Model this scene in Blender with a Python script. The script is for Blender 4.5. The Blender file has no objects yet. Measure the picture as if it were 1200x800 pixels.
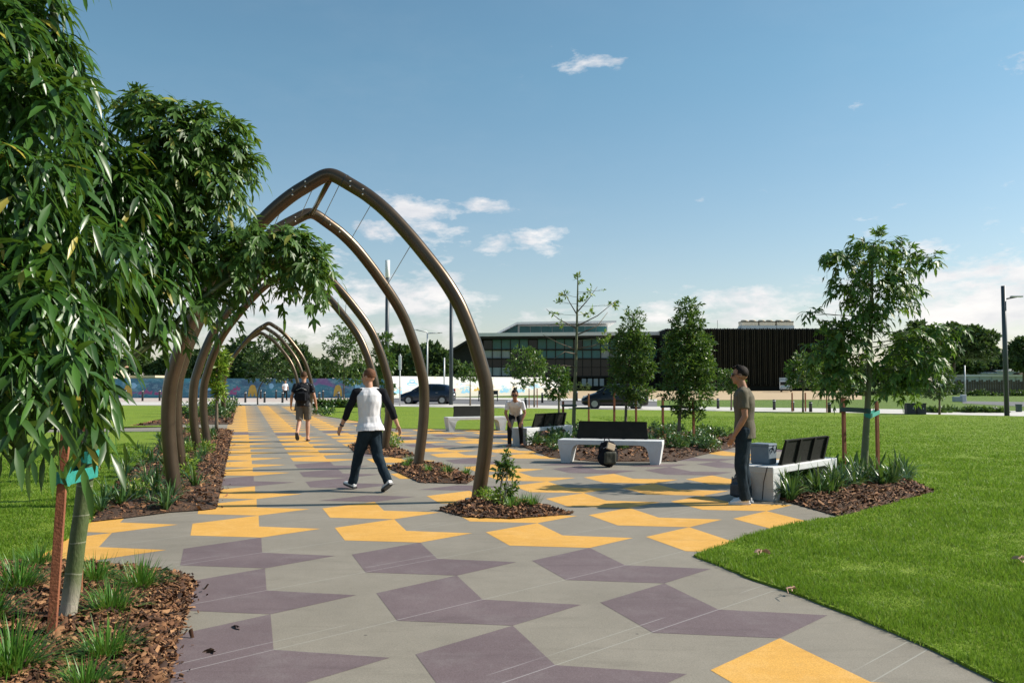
import bpy, bmesh, math, random
import numpy as np
from mathutils import Vector, Matrix, noise
random.seed(7)
RNG = np.random.default_rng(11)
PI = math.pi
scene = bpy.context.scene
COL = scene.collection

# ------------------------------------------------------------------ camera
EYE, PITCH, FPX = 1.58, 0.0485, 1000.0
cam_d = bpy.data.cameras.new("camera")
cam = bpy.data.objects.new("camera", cam_d)
COL.objects.link(cam)
cam.location = (0, 0, EYE)
cam.rotation_euler = (PI/2 + PITCH, 0, 0)
cam_d.sensor_width = 36.0
cam_d.lens = 36.0*FPX/1200.0
cam_d.clip_start = 0.05
cam_d.clip_end = 6000
scene.camera = cam
CP, SP = math.cos(PITCH), math.sin(PITCH)

def at(x, y, Y):
    """point at distance Y in front of the viewer, seen in direction (x, y) of a 1200x800 picture"""
    dx, dz = (x-600)/FPX, (400-y)/FPX
    yw, zw = CP - SP*dz, SP + CP*dz
    t = Y/yw
    return Vector((dx*t, Y, EYE + zw*t))

def gp(x, y, z=0.0):
    """ground point seen in direction (x, y)"""
    dx, dz = (x-600)/FPX, (400-y)/FPX
    yw, zw = CP - SP*dz, SP + CP*dz
    t = (z-EYE)/zw
    return Vector((dx*t, yw*t, z))

# ------------------------------------------------------------------ materials
class NT:
    def __init__(s, mat):
        s.t = mat.node_tree; s.n = s.t.nodes; s.l = s.t.links
    def new(s, typ, **kw):
        nd = s.n.new(typ)
        for k, v in kw.items():
            if k == 'inp':
                for kk, vv in v.items():
                    if hasattr(vv, 'is_output') or isinstance(vv, bpy.types.NodeSocket):
                        s.l.new(vv, nd.inputs[kk])
                    else:
                        nd.inputs[kk].default_value = vv
            else:
                setattr(nd, k, v)
        return nd
    def math(s, op, a, b=0.0, c=0.0, clamp=False):
        nd = s.n.new('ShaderNodeMath'); nd.operation = op; nd.use_clamp = clamp
        for i, v in enumerate((a, b, c)):
            if isinstance(v, bpy.types.NodeSocket): s.l.new(v, nd.inputs[i])
            else: nd.inputs[i].default_value = v
        return nd.outputs[0]
    def mix(s, f, a, b, blend='MIX'):
        nd = s.n.new('ShaderNodeMix'); nd.data_type = 'RGBA'; nd.blend_type = blend
        for i, v in ((0, f), (6, a), (7, b)):
            if isinstance(v, bpy.types.NodeSocket): s.l.new(v, nd.inputs[i])
            elif i == 0: nd.inputs[0].default_value = v
            else: nd.inputs[i].default_value = (*v[:3], 1)
        return nd.outputs[2]
    def noise(s, scale, detail=3, rough=.55, vec=None, lo=.3, hi=.7, dist=0):
        nd = s.n.new('ShaderNodeTexNoise')
        nd.inputs['Scale'].default_value = scale; nd.inputs['Detail'].default_value = detail
        nd.inputs['Roughness'].default_value = rough; nd.inputs['Distortion'].default_value = dist
        if vec is not None: s.l.new(vec, nd.inputs['Vector'])
        mr = s.n.new('ShaderNodeMapRange'); mr.inputs[1].default_value = lo; mr.inputs[2].default_value = hi
        s.l.new(nd.outputs[0], mr.inputs[0])
        return mr.outputs[0]

def c3(c): return (c[0], c[1], c[2], 1)

def basemat(name):
    m = bpy.data.materials.new(name); m.use_nodes = True
    nt = NT(m); b = nt.n['Principled BSDF']
    return m, nt, b

def coords(nt, world=True):
    if world:
        g = nt.n.new('ShaderNodeNewGeometry'); return g.outputs['Position']
    g = nt.n.new('ShaderNodeTexCoord'); return g.outputs['Object']

def mat(name, c1, c2=None, scale=6, rough=.7, metal=0, bump=0, bscale=60, spec=.5, world=False,
        island=0, coat=0, fine=None, fscale=200, det=4, bdist=.01):
    m, nt, b = basemat(name)
    pos = coords(nt, world)
    col = None
    if c2 is not None:
        col = nt.mix(nt.noise(scale, det, .6, pos), c1, c2)
    if fine is not None:
        col = nt.mix(nt.math('MULTIPLY', nt.noise(fscale, 2, .6, pos, .45, .62), .8), col if col else c1, fine)
    if island:
        g = nt.n.new('ShaderNodeNewGeometry')
        base = col if col else None
        hv = nt.n.new('ShaderNodeHueSaturation')
        if base: nt.l.new(base, hv.inputs['Color'])
        else: hv.inputs['Color'].default_value = c3(c1)
        v = nt.math('MULTIPLY_ADD', g.outputs['Random Per Island'], 2*island, 1-island)
        nt.l.new(v, hv.inputs['Value'])
        col = hv.outputs[0]
    if col: nt.l.new(col, b.inputs['Base Color'])
    else: b.inputs['Base Color'].default_value = c3(c1)
    b.inputs['Roughness'].default_value = rough
    b.inputs['Metallic'].default_value = metal
    b.inputs['Specular IOR Level'].default_value = spec
    b.inputs['Coat Weight'].default_value = coat
    b.inputs['Coat Roughness'].default_value = .08
    if bump:
        nz = nt.new('ShaderNodeTexNoise', inp={'Scale': bscale, 'Detail': 4.0, 'Vector': pos})
        bp = nt.new('ShaderNodeBump', inp={'Strength': bump, 'Distance': bdist, 'Height': nz.outputs[0]})
        nt.l.new(bp.outputs[0], b.inputs['Normal'])
    return m

def leafmat(name, c1, c2, c3_=None, rough=.38, trans=.3, island=.45, p3=.06, spec=.5):
    """leaf: every leaf gets its own tone; light passes through"""
    m, nt, b = basemat(name)
    g = nt.n.new('ShaderNodeNewGeometry'); r = g.outputs['Random Per Island']
    col = nt.mix(r, c1, c2)
    if c3_ is not None:
        r2 = nt.math('FRACT', nt.math('MULTIPLY', r, 17.31))
        col = nt.mix(nt.math('GREATER_THAN', r2, 1-p3), col, c3_)
    hv = nt.n.new('ShaderNodeHueSaturation'); nt.l.new(col, hv.inputs['Color'])
    r3 = nt.math('FRACT', nt.math('MULTIPLY', r, 7.77))
    nt.l.new(nt.math('MULTIPLY_ADD', r3, 2*island, 1-island), hv.inputs['Value'])
    col = hv.outputs[0]
    nt.l.new(col, b.inputs['Base Color'])
    b.inputs['Roughness'].default_value = rough
    b.inputs['Specular IOR Level'].default_value = spec
    tr = nt.n.new('ShaderNodeBsdfTranslucent')
    tc = nt.mix(.5, col, (.20, .34, .03))
    nt.l.new(tc, tr.inputs['Color'])
    ms = nt.n.new('ShaderNodeMixShader'); ms.inputs[0].default_value = trans
    nt.l.new(b.outputs[0], ms.inputs[1]); nt.l.new(tr.outputs[0], ms.inputs[2])
    nt.l.new(ms.outputs[0], nt.n['Material Output'].inputs['Surface'])
    return m

# ------------------------------------------------------------------ mesh building
class MB:
    def __init__(s): s.v = []; s.f = []; s.m = []
    def add(s, vs, fs, mi=0):
        o = len(s.v); s.v += [tuple(v) for v in vs]
        s.f += [tuple(i+o for i in f) for f in fs]; s.m += [mi]*len(fs)
    def box(s, c, size, rot=None, mi=0, taper=1.0, bev=0):
        hx, hy, hz = size[0]/2, size[1]/2, size[2]/2
        if bev:
            b = bev; pts = []
            bm = bmesh.new(); bmesh.ops.create_cube(bm, size=1)
            for v in bm.verts: v.co = Vector((v.co.x*size[0], v.co.y*size[1], v.co.z*size[2]))
            bmesh.ops.bevel(bm, geom=bm.edges[:], offset=b, segments=2, affect='EDGES', profile=.5)
            vs = [v.co.copy() for v in bm.verts]; fs = [[v.index for v in f.verts] for f in bm.faces]
            bm.free()
            if rot is not None: vs = [rot @ v for v in vs]
            s.add([Vector(c)+v for v in vs], fs, mi); return
        vs = [Vector((x*(taper if z > 0 else 1), y*(taper if z > 0 else 1), z)) for x in (-hx, hx) for y in (-hy, hy) for z in (-hz, hz)]
        if rot is not None: vs = [rot @ v for v in vs]
        vs = [Vector(c)+v for v in vs]
        s.add(vs, [(0,1,3,2),(4,6,7,5),(0,4,5,1),(2,3,7,6),(0,2,6,4),(1,5,7,3)], mi)
    def tube(s, pts, radii, n=10, cap=True, mi=0):
        pts = [Vector(p) for p in pts]
        if not hasattr(radii, '__len__'): radii = [radii]*len(pts)
        rings = []; prev = None
        for i, p in enumerate(pts):
            t = (pts[min(i+1, len(pts)-1)]-pts[max(i-1, 0)])
            if t.length < 1e-9: t = Vector((0,0,1))
            t.normalize()
            if prev is None:
                a = Vector((0,0,1)) if abs(t.z) < .9 else Vector((1,0,0))
                u = t.cross(a).normalized()
            else:
                u = (prev - t*prev.dot(t))
                u = u.normalized() if u.length > 1e-6 else t.orthogonal().normalized()
            prev = u; w = t.cross(u)
            rings.append([p+(u*math.cos(2*PI*k/n)+w*math.sin(2*PI*k/n))*radii[i] for k in range(n)])
        vs = [q for r in rings for q in r]; fs = []
        for i in range(len(rings)-1):
            for k in range(n):
                k2 = (k+1) % n
                fs.append((i*n+k, i*n+k2, (i+1)*n+k2, (i+1)*n+k))
        if cap:
            fs.append(tuple(range(n-1, -1, -1))); fs.append(tuple((len(rings)-1)*n+k for k in range(n)))
        s.add(vs, fs, mi)
    def prism(s, poly, z0, z1, mi=0):
        n = len(poly)
        vs = [(p[0], p[1], z0) for p in poly]+[(p[0], p[1], z1) for p in poly]
        fs = [tuple(range(n-1, -1, -1)), tuple(range(n, 2*n))]+[(i, (i+1) % n, n+(i+1) % n, n+i) for i in range(n)]
        s.add(vs, fs, mi)
    def ball(s, c, r, seg=10, ring=7, rot=None, mi=0):
        if not hasattr(r, '__len__'): r = (r, r, r)
        vs = [Vector((0,0,1))]; fs = []
        for i in range(1, ring):
            a = PI*i/ring
            for k in range(seg):
                b = 2*PI*k/seg
                vs.append(Vector((math.sin(a)*math.cos(b), math.sin(a)*math.sin(b), math.cos(a))))
        vs.append(Vector((0,0,-1)))
        for k in range(seg): fs.append((0, 1+k, 1+(k+1) % seg))
        for i in range(ring-2):
            for k in range(seg):
                a = 1+i*seg; k2 = (k+1) % seg
                fs.append((a+k, a+seg+k, a+seg+k2, a+k2))
        a = 1+(ring-2)*seg
        for k in range(seg): fs.append((a+k, len(vs)-1, a+(k+1) % seg))
        vs = [Vector((v.x*r[0], v.y*r[1], v.z*r[2])) for v in vs]
        if rot is not None: vs = [rot @ v for v in vs]
        s.add([Vector(c)+v for v in vs], fs, mi)
    def mesh(s, name, mats, smooth=False):
        me = bpy.data.meshes.new(name); me.from_pydata(s.v, [], s.f)
        if not isinstance(mats, (list, tuple)): mats = [mats]
        for m in mats: me.materials.append(m)
        if len(mats) > 1:
            me.polygons.foreach_set('material_index', s.m)
        if smooth: me.polygons.foreach_set('use_smooth', [True]*len(me.polygons))
        me.update()
        return me
    def build(s, name, mats, parent=None, smooth=False, loc=None):
        o = bpy.data.objects.new(name, s.mesh(name, mats, smooth)); COL.objects.link(o)
        if parent is not None: o.parent = parent
        if loc is not None: o.location = loc
        return o

def tag(o, label=None, cat=None, group=None, kind=None):
    if label: o['label'] = label
    if cat: o['category'] = cat
    if group: o['group'] = group
    if kind: o['kind'] = kind
    return o

def thing(name, label, cat, loc=(0,0,0), rz=0, group=None):
    o = bpy.data.objects.new(name, None); COL.objects.link(o)
    o.location = loc; o.rotation_euler = (0, 0, rz); o.empty_display_size = .2
    return tag(o, label, cat, group)

def kids(o): return [c for c in bpy.data.objects if c.parent == o]
def copy_tree(o, loc=None, rz=None, label=None, scale=None, parent=None):
    c = o.copy(); COL.objects.link(c)
    if parent is not None: c.parent = parent
    for ch in kids(o): copy_tree(ch, parent=c)
    if loc is not None: c.location = loc
    if rz is not None: c.rotation_euler = (0, 0, rz)
    if scale is not None: c.scale = (scale,)*3
    if label: c['label'] = label
    return c

def np_mesh(name, V, F, m, smooth=False):
    """V (n,3), F list of arrays (k,3) or (k,4)"""
    me = bpy.data.meshes.new(name)
    me.vertices.add(len(V)); me.vertices.foreach_set('co', np.asarray(V, dtype=np.float32).ravel())
    tot = [np.full(len(f), f.shape[1]) for f in F]; tot = np.concatenate(tot)
    flat = np.concatenate([f.ravel() for f in F])
    start = np.concatenate([[0], np.cumsum(tot)[:-1]])
    me.loops.add(len(flat)); me.loops.foreach_set('vertex_index', flat.astype(np.int32))
    me.polygons.add(len(tot)); me.polygons.foreach_set('loop_start', start.astype(np.int32))
    me.polygons.foreach_set('loop_total', tot.astype(np.int32))
    if smooth: me.polygons.foreach_set('use_smooth', np.ones(len(tot), dtype=bool))
    me.materials.append(m); me.update(calc_edges=True); me.validate()
    return me

def np_obj(name, V, F, m, parent=None, smooth=False, loc=None):
    o = bpy.data.objects.new(name, np_mesh(name, V, F, m, smooth)); COL.objects.link(o)
    if parent is not None: o.parent = parent
    if loc is not None: o.location = loc
    return o

def unit(a): return a/np.maximum(np.linalg.norm(a, axis=1, keepdims=True), 1e-9)

def strips(P0, D, W, L, droop, nseg=3, prof=(.25, 1, .8, .0), fold=.25, up=None, curl=None):
    """n curved leaf blades. P0 start, D direction, W side direction, L length array, droop bends towards -z.
    returns V,F. each blade has nseg+1 rows of (left, mid, right)"""
    n = len(P0); rows = []
    p = P0.copy(); d = D.copy()
    step = (L/nseg)[:, None]
    width = W[1][:, None] if isinstance(W, tuple) else None
    side = W[0] if isinstance(W, tuple) else W
    for i in range(nseg+1):
        s = unit(side - d*np.sum(side*d, 1, keepdims=True))
        nrm = np.cross(s, d)
        w = width*prof[i]
        rows.append(np.stack([p - s*w + nrm*w*fold, p, p + s*w + nrm*w*fold], 1))
        if i < nseg:
            p = p + d*step
            d = unit(d + np.array([0, 0, -1.0])*droop[:, None])
    V = np.stack(rows, 1).reshape(n, -1, 3)
    k = (nseg+1)*3
    base = (np.arange(n)*k)[:, None]
    F = []
    for i in range(nseg):
        a = i*3
        F.append(base + np.array([[a, a+1, a+4, a+3]]))
        F.append(base + np.array([[a+1, a+2, a+5, a+4]]))
    return V.reshape(-1, 3), [np.concatenate(F)]

def merge(parts):
    Vs, F3, F4 = [], [], []; o = 0
    for V, F in parts:
        Vs.append(V)
        for f in F: (F3 if f.shape[1] == 3 else F4).append(f+o)
        o += len(V)
    out = []
    if F3: out.append(np.concatenate(F3))
    if F4: out.append(np.concatenate(F4))
    return np.concatenate(Vs), out

def rand_dirs(n, rng): return unit(rng.normal(size=(n, 3)))

def inpoly(X, Y, poly):
    inside = np.zeros(len(X), bool); n = len(poly)
    for i in range(n):
        x1, y1 = poly[i][0], poly[i][1]; x2, y2 = poly[(i+1) % n][0], poly[(i+1) % n][1]
        c = ((y1 > Y) != (y2 > Y)) & (X < (x2-x1)*(Y-y1)/(y2-y1+1e-12)+x1)
        inside ^= c
    return inside

def sample_poly(poly, n, rng, dens=None):
    """random points inside poly; optional density fall-off dens(Y) in 0..1"""
    xs = [p[0] for p in poly]; ys = [p[1] for p in poly]
    X = np.empty(0); Y = np.empty(0)
    for _ in range(60):
        x = rng.uniform(min(xs), max(xs), n*2); y = rng.uniform(min(ys), max(ys), n*2)
        k = inpoly(x, y, poly)
        if dens is not None: k &= rng.random(n*2) < dens(x, y)
        X = np.concatenate([X, x[k]]); Y = np.concatenate([Y, y[k]])
        if len(X) >= n: break
    return X[:n], Y[:n]
# ------------------------------------------------------------------ shared materials
PSI = 0.30573                       # direction of the paving grid
M = {}
def joint_mask(nt, pos):
    """saw cuts across the slab every 1.36 m"""
    sx = nt.n.new('ShaderNodeSeparateXYZ'); nt.l.new(pos, sx.inputs[0])
    X, Y = sx.outputs[0], sx.outputs[1]
    cu, su_ = math.cos(PSI), math.sin(PSI)
    a, b = -.4527, .8917            # joint normal in (u, v)
    kx = a*cu - b*su_; ky = a*su_ + b*cu
    d = nt.math('ADD', nt.math('MULTIPLY', X, kx), nt.math('MULTIPLY', Y, ky))
    t = nt.math('FRACT', nt.math('MULTIPLY_ADD', d, 1/1.3568, JO))
    a1 = nt.math('ABSOLUTE', nt.math('SUBTRACT', t, .5)); a2 = nt.math('ABSOLUTE', nt.math('SUBTRACT', t, .605))
    return nt.math('MAXIMUM', nt.math('LESS_THAN', a1, .0036), nt.math('MULTIPLY', nt.math('LESS_THAN', a2, .0032), nt.noise(.5, 2, .5, pos, .5, .53))), d
JO = 0.0615
def paving(name, c1, c2, jc, spk, wear=None):
    m, nt, b = basemat(name)
    pos = coords(nt)
    col = nt.mix(nt.noise(1.1, 5, .6, pos, .3, .7), c1, c2)
    col = nt.mix(nt.math('MULTIPLY', nt.noise(7, 5, .7, pos, .42, .75), .35), col, tuple(x*.72 for x in c1))
    col = nt.mix(nt.math('MULTIPLY', nt.noise(260, 2, .7, pos, .5, .68), .55), col, spk)
    col = nt.mix(nt.math('MULTIPLY', nt.noise(170, 2, .7, pos, .56, .7), .5), col, tuple(x*.5 for x in c1))
    if wear is not None:
        col = nt.mix(nt.math('MULTIPLY', nt.noise(2.7, 6, .75, pos, .5, .72), .45), col, wear)
    st = nt.noise(.45, 4, .6, pos, .50, .72)
    col = nt.mix(nt.math('MULTIPLY', nt.noise(90, 3, .8, pos, .42, .60), .42), col, tuple(x*.58 for x in c1))
    col = nt.mix(nt.math('MULTIPLY', nt.noise(55, 4, .85, pos, .55, .70), .45), col, tuple(min(1, x*1.35) for x in c2))
    mp = nt.new('ShaderNodeMapping', inp={'Vector': pos, 'Scale': (.35, 2.2, 1), 'Rotation': (0, 0, .5)})
    col = nt.mix(nt.math('MULTIPLY', nt.noise(1.6, 6, .75, mp.outputs[0], .54, .66, .8), .30), col, tuple(x*.60 for x in c1))
    col = nt.mix(nt.math('MULTIPLY', st, .34), col, tuple(x*.55 for x in c1))
    # stains / old drips
    vz = nt.new('ShaderNodeTexVoronoi', inp={'Scale': 1.7, 'Vector': pos})
    dot = nt.math('MULTIPLY', nt.math('LESS_THAN', vz.outputs['Distance'], .018), .7)
    col = nt.mix(dot, col, (.03, .028, .025))
    jm, d = joint_mask(nt, pos)
    col = nt.mix(nt.math('MULTIPLY', jm, .7), col, jc)
    nt.l.new(col, b.inputs['Base Color'])
    b.inputs['Roughness'].default_value = .72
    b.inputs['Specular IOR Level'].default_value = .35
    nz = nt.new('ShaderNodeTexNoise', inp={'Scale': 320.0, 'Detail': 3.0, 'Vector': pos})
    h = nt.math('SUBTRACT', nz.outputs[0], nt.math('MULTIPLY', jm, 2.0))
    bp = nt.new('ShaderNodeBump', inp={'Strength': .35, 'Distance': .003, 'Height': h})
    nt.l.new(bp.outputs[0], b.inputs['Normal'])
    return m
M['pave'] = paving('exposed_concrete', (.222, .194, .153), (.275, .242, .194), (.32, .31, .27), (.33, .33, .30))
M['purple'] = paving('purple_concrete', (.128, .090, .094), (.172, .128, .130), (.34, .31, .31), (.27, .22, .24), (.24, .21, .205))
M['yellow'] = paving('yellow_concrete', (.62, .315, .052), (.70, .37, .070), (.66, .36, .09), (.88, .60, .22), (.78, .50, .20))

def lawnmat(name, a, b_, c):
    m, nt, b = basemat(name); pos = coords(nt)
    col = nt.mix(nt.noise(.35, 5, .6, pos, .35, .65), a, b_)
    col = nt.mix(nt.math('MULTIPLY', nt.noise(3.0, 5, .7, pos, .45, .7), .6), col, c)
    col = nt.mix(nt.math('MULTIPLY', nt.noise(28, 4, .8, pos, .35, .7), .55), col, tuple(x*.35 for x in a))
    nt.l.new(col, b.inputs['Base Color']); b.inputs['Roughness'].default_value = .8
    b.inputs['Specular IOR Level'].default_value = .2
    nz = nt.new('ShaderNodeTexNoise', inp={'Scale': 40.0, 'Detail': 6.0, 'Vector': pos})
    bp = nt.new('ShaderNodeBump', inp={'Strength': .9, 'Distance': .05, 'Height': nz.outputs[0]})
    nt.l.new(bp.outputs[0], b.inputs['Normal'])
    return m
M['lawn'] = lawnmat('lawn_turf', (.175, .275, .018), (.22, .315, .025), (.27, .32, .045))
M['blade'] = leafmat('grass_blade', (.095, .185, .013), (.175, .285, .024), (.31, .31, .075), rough=.5, trans=.42, island=.35, p3=.05, spec=.25)
M['mulch'] = mat('mulch_soil', (.035, .018, .010), (.10, .052, .026), 30, .95, bump=1, bscale=45, bdist=.03, world=True)
def chipmat():
    m, nt, b = basemat('bark_chip')
    g = nt.n.new('ShaderNodeNewGeometry'); r = g.outputs['Random Per Island']
    cr = nt.n.new('ShaderNodeValToRGB'); nt.l.new(r, cr.inputs[0])
    e = cr.color_ramp; e.elements[0].color = (.020, .008, .004, 1); e.elements[1].color = (.36, .19, .085, 1)
    for p, c in ((.3, (.085, .034, .014, 1)), (.62, (.17, .072, .028, 1)), (.88, (.27, .135, .06, 1))):
        x = e.elements.new(p); x.color = c
    nt.l.new(cr.outputs[0], b.inputs['Base Color']); b.inputs['Roughness'].default_value = .85
    return m
M['chip'] = chipmat()
M['steel'] = mat('bronze_painted_steel', (.075, .052, .033), (.105, .074, .048), 2.2, .30, metal=.65, bump=.12, bscale=18, spec=.5, bdist=.004)
M['cable'] = mat('steel_cable', (.25, .25, .25), rough=.4, metal=.9)
M['bolt'] = mat('bright_bolt', (.6, .58, .55), rough=.3, metal=.9)
M['white_conc'] = mat('white_precast', (.66, .67, .68), (.56, .565, .565), 4, .6, bump=.2, bscale=90, fine=(.48, .48, .47), fscale=160)
M['slat'] = mat('dark_bench_slat', (.010, .011, .008), (.015, .015, .012), 8, .75, spec=.25, bump=.1)
M['bark_green'] = mat('green_bark', (.085, .105, .045), (.13, .135, .065), 9, .6, bump=.4, bscale=30)
M['bark_near'] = None
M['bark'] = mat('grey_brown_bark', (.10, .075, .05), (.17, .135, .095), 12, .85, bump=.6, bscale=40)
M['stake'] = mat('hardwood_stake', (.20, .062, .028), (.30, .105, .045), 9, .75, bump=.5, bscale=70)
M['tie'] = mat('teal_webbing', (.012, .20, .155), (.02, .27, .22), 30, .6, bump=.3, bscale=200)
M['tie_dark'] = mat('dark_webbing', (.012, .05, .045), (.02, .07, .06), 30, .7)
M['dark_post'] = mat('dark_powder_coat', (.018, .022, .026), (.026, .03, .035), 6, .45)
M['post_blue'] = mat('dark_blue_grey_post', (.035, .050, .062), (.045, .06, .075), 6, .45)
M['pale_metal'] = mat('pale_metal', (.50, .51, .52), (.56, .57, .58), 5, .45, metal=.2)
M['white_paint'] = mat('white_paint', (.78, .78, .78), (.70, .70, .71), 3, .5)
M['glass_dark'] = mat('dark_glass', (.008, .014, .018), rough=.08, spec=.35)
M['leaf_near'] = leafmat('glossy_long_leaf', (.020, .062, .010), (.056, .135, .018), (.32, .27, .045), rough=.34, trans=.26, island=.35, p3=.02, spec=.42)
M['leaf_lobed'] = leafmat('lobed_leaf', (.045, .105, .018), (.10, .19, .035), (.26, .27, .05), rough=.42, trans=.34, island=.35, p3=.04, spec=.4)
M['leaf_mid'] = leafmat('young_tree_leaf', (.036, .090, .018), (.085, .155, .030), (.18, .22, .04), rough=.4, trans=.28, island=.4, p3=.08, spec=.45)
M['leaf_dark'] = leafmat('dark_tree_leaf', (.030, .068, .018), (.060, .115, .030), (.12, .15, .035), rough=.45, trans=.2, island=.4, p3=.06, spec=.4)
M['leaf_far'] = leafmat('distant_leaf', (.048, .085, .032), (.10, .145, .055), None, rough=.7, trans=.15, island=.35, spec=.2)
M['leaf_lime'] = leafmat('yellow_green_leaf', (.12, .22, .02), (.24, .34, .04), (.45, .42, .08), rough=.4, trans=.4, island=.3, p3=.1)
M['strap'] = leafmat('strap_leaf', (.030, .085, .022), (.075, .15, .045), (.26, .30, .12), rough=.33, trans=.2, island=.35, p3=.08)
M['tuft'] = leafmat('grass_tuft_leaf', (.045, .14, .016), (.11, .26, .035), (.24, .26, .08), rough=.4, trans=.3, island=.35, p3=.05)
M['asphalt'] = mat('asphalt', (.115, .112, .118), (.150, .145, .150), 1.5, .9, world=True, bump=.3, bscale=60)
M['footpath'] = mat('pale_footpath', (.48, .455, .42), (.56, .53, .49), 1.2, .85, world=True)
M['pinkpave'] = mat('pinkish_plaza_paving', (.42, .35, .315), (.50, .42, .37), 1.0, .85, world=True)
M['sand'] = mat('bare_sandy_ground', (.40, .29, .17), (.48, .35, .21), .3, .95, world=True)
M['dry'] = lawnmat('rough_grass', (.11, .19, .03), (.15, .23, .04), (.24, .26, .07))
# ------------------------------------------------------------------ people
def cap(mb, p0, p1, r0, r1, n=14, flat=False):
    """tapered limb with round (or flat) ends"""
    p0, p1 = Vector(p0), Vector(p1); d = (p1-p0).normalized()
    if flat: mb.tube([p0, p1], [r0, r1], n); return
    pts, rr = [], []
    for a in (80, 60, 40, 20, 0): a = math.radians(a); pts.append(p0-d*r0*math.sin(a)); rr.append(r0*math.cos(a))
    for a in (0, 20, 40, 60, 80): a = math.radians(a); pts.append(p1+d*r1*math.sin(a)); rr.append(r1*math.cos(a))
    mb.tube(pts, rr, n)
def loft(mb, secs, right=Vector((1,0,0)), n=24, power=2.3):
    """secs: [(center, rx, ry, fwd)] elliptical rings"""
    vs = []
    for c, rx, ry, fw in secs:
        c = Vector(c); fw = Vector(fw).normalized()
        for k in range(n):
            a = 2*PI*k/n; ca, sa = math.cos(a), math.sin(a)
            ca = math.copysign(abs(ca)**(2/power), ca); sa = math.copysign(abs(sa)**(2/power), sa)
            vs.append(c+right*ca*rx+fw*sa*ry)
    fs = [(i*n+k, i*n+(k+1) % n, (i+1)*n+(k+1) % n, (i+1)*n+k) for i in range(len(secs)-1) for k in range(n)]
    fs += [tuple(range(n-1, -1, -1)), tuple((len(secs)-1)*n+k for k in range(n))]
    mb.add(vs, fs)
def blob(name, mb, m, parent, voxel=.008, smooth=3, wr=0, wscale=9, clip=None):
    me = mb.mesh('tmp', m); o = bpy.data.objects.new('tmp', me)
    sc2 = bpy.data.scenes.new('tmp'); sc2.collection.objects.link(o)      # a small scene of its own keeps this quick
    r = o.modifiers.new('r', 'REMESH'); r.mode = 'VOXEL'; r.voxel_size = voxel; r.use_smooth_shade = True
    s = o.modifiers.new('s', 'SMOOTH'); s.iterations = smooth; s.factor = .5
    sc2.view_layers[0].update(); dg = sc2.view_layers[0].depsgraph
    new = bpy.data.meshes.new_from_object(o.evaluated_get(dg)); new.name = name
    bpy.data.objects.remove(o); bpy.data.meshes.remove(me); bpy.data.scenes.remove(sc2)
    if wr:
        k = len(new.vertices); co = np.empty(k*3, dtype=np.float32); no = np.empty(k*3, dtype=np.float32)
        new.vertices.foreach_get('co', co); new.vertices.foreach_get('normal', no); co = co.reshape(-1, 3); no = no.reshape(-1, 3)
        f = np.array([noise.noise((x*wscale, y*wscale, z*wscale*.55))+.6*noise.noise((x*wscale*2.4, y*wscale*2.4, z*wscale*1.1+4)) for x, y, z in co.tolist()], dtype=np.float32)
        new.vertices.foreach_set('co', (co+no*(wr*f)[:, None]).ravel())
    new.materials.clear(); new.materials.append(m)
    new.polygons.foreach_set('use_smooth', [True]*len(new.polygons))
    o = bpy.data.objects.new(name, new); COL.objects.link(o); o.parent = parent
    return o
M['skin'] = mat('skin', (.42, .22, .14), (.48, .26, .17), 20, .5, spec=.4)
M['skin_tan'] = mat('tanned_skin', (.30, .145, .085), (.35, .17, .10), 20, .5, spec=.4)
M['white_cotton'] = mat('white_cotton', (.72, .71, .73), (.66, .65, .68), 12, .9, bump=.2, bscale=120)
M['black_cotton'] = mat('black_cotton', (.008, .009, .012), (.012, .013, .017), 12, .95, spec=.2, bump=.2, bscale=120)
M['olive_cotton'] = mat('grey_olive_cotton', (.085, .073, .050), (.105, .09, .062), 10, .9, bump=.2, bscale=120)
M['denim'] = mat('dark_denim', (.008, .018, .027), (.015, .028, .040), 14, .9, spec=.2, bump=.3, bscale=150)
M['legging'] = mat('black_legging', (.006, .006, .008), (.009, .009, .011), 14, .8, spec=.25)
M['short_grey'] = mat('grey_shorts', (.10, .095, .085), (.13, .12, .105), 10, .9, bump=.2, bscale=100)
M['hair_dark'] = mat('dark_brown_hair', (.008, .005, .004), (.016, .009, .006), 60, .7, spec=.2, bump=.6, bscale=120)
M['hair_red'] = mat('short_auburn_hair', (.11, .048, .024), (.17, .075, .038), 60, .7, spec=.2, bump=.6, bscale=150)
M['hair_brown'] = mat('brown_hair', (.05, .024, .012), (.10, .05, .025), 60, .7, spec=.2, bump=.6, bscale=120)
M['shoe_white'] = mat('white_shoe', (.70, .70, .70), (.62, .62, .62), 10, .5)
M['shoe_dark'] = mat('dark_shoe', (.02, .02, .022), (.04, .04, .04), 10, .5)
M['lens'] = mat('sunglass_lens', (.008, .008, .01), rough=.08, spec=.8)
M['printed'] = None
def printed():
    m, nt, b = basemat('black_shirt_small_print'); pos = coords(nt, False)
    v = nt.new('ShaderNodeTexVoronoi', inp={'Scale': 13.0, 'Vector': pos})
    d = nt.math('LESS_THAN', v.outputs['Distance'], .17)
    nt.l.new(nt.mix(d, (.009, .010, .014), (.25, .27, .29)), b.inputs['Base Color']); b.inputs['Roughness'].default_value = .9
    return m
M['printed'] = printed()

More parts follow.
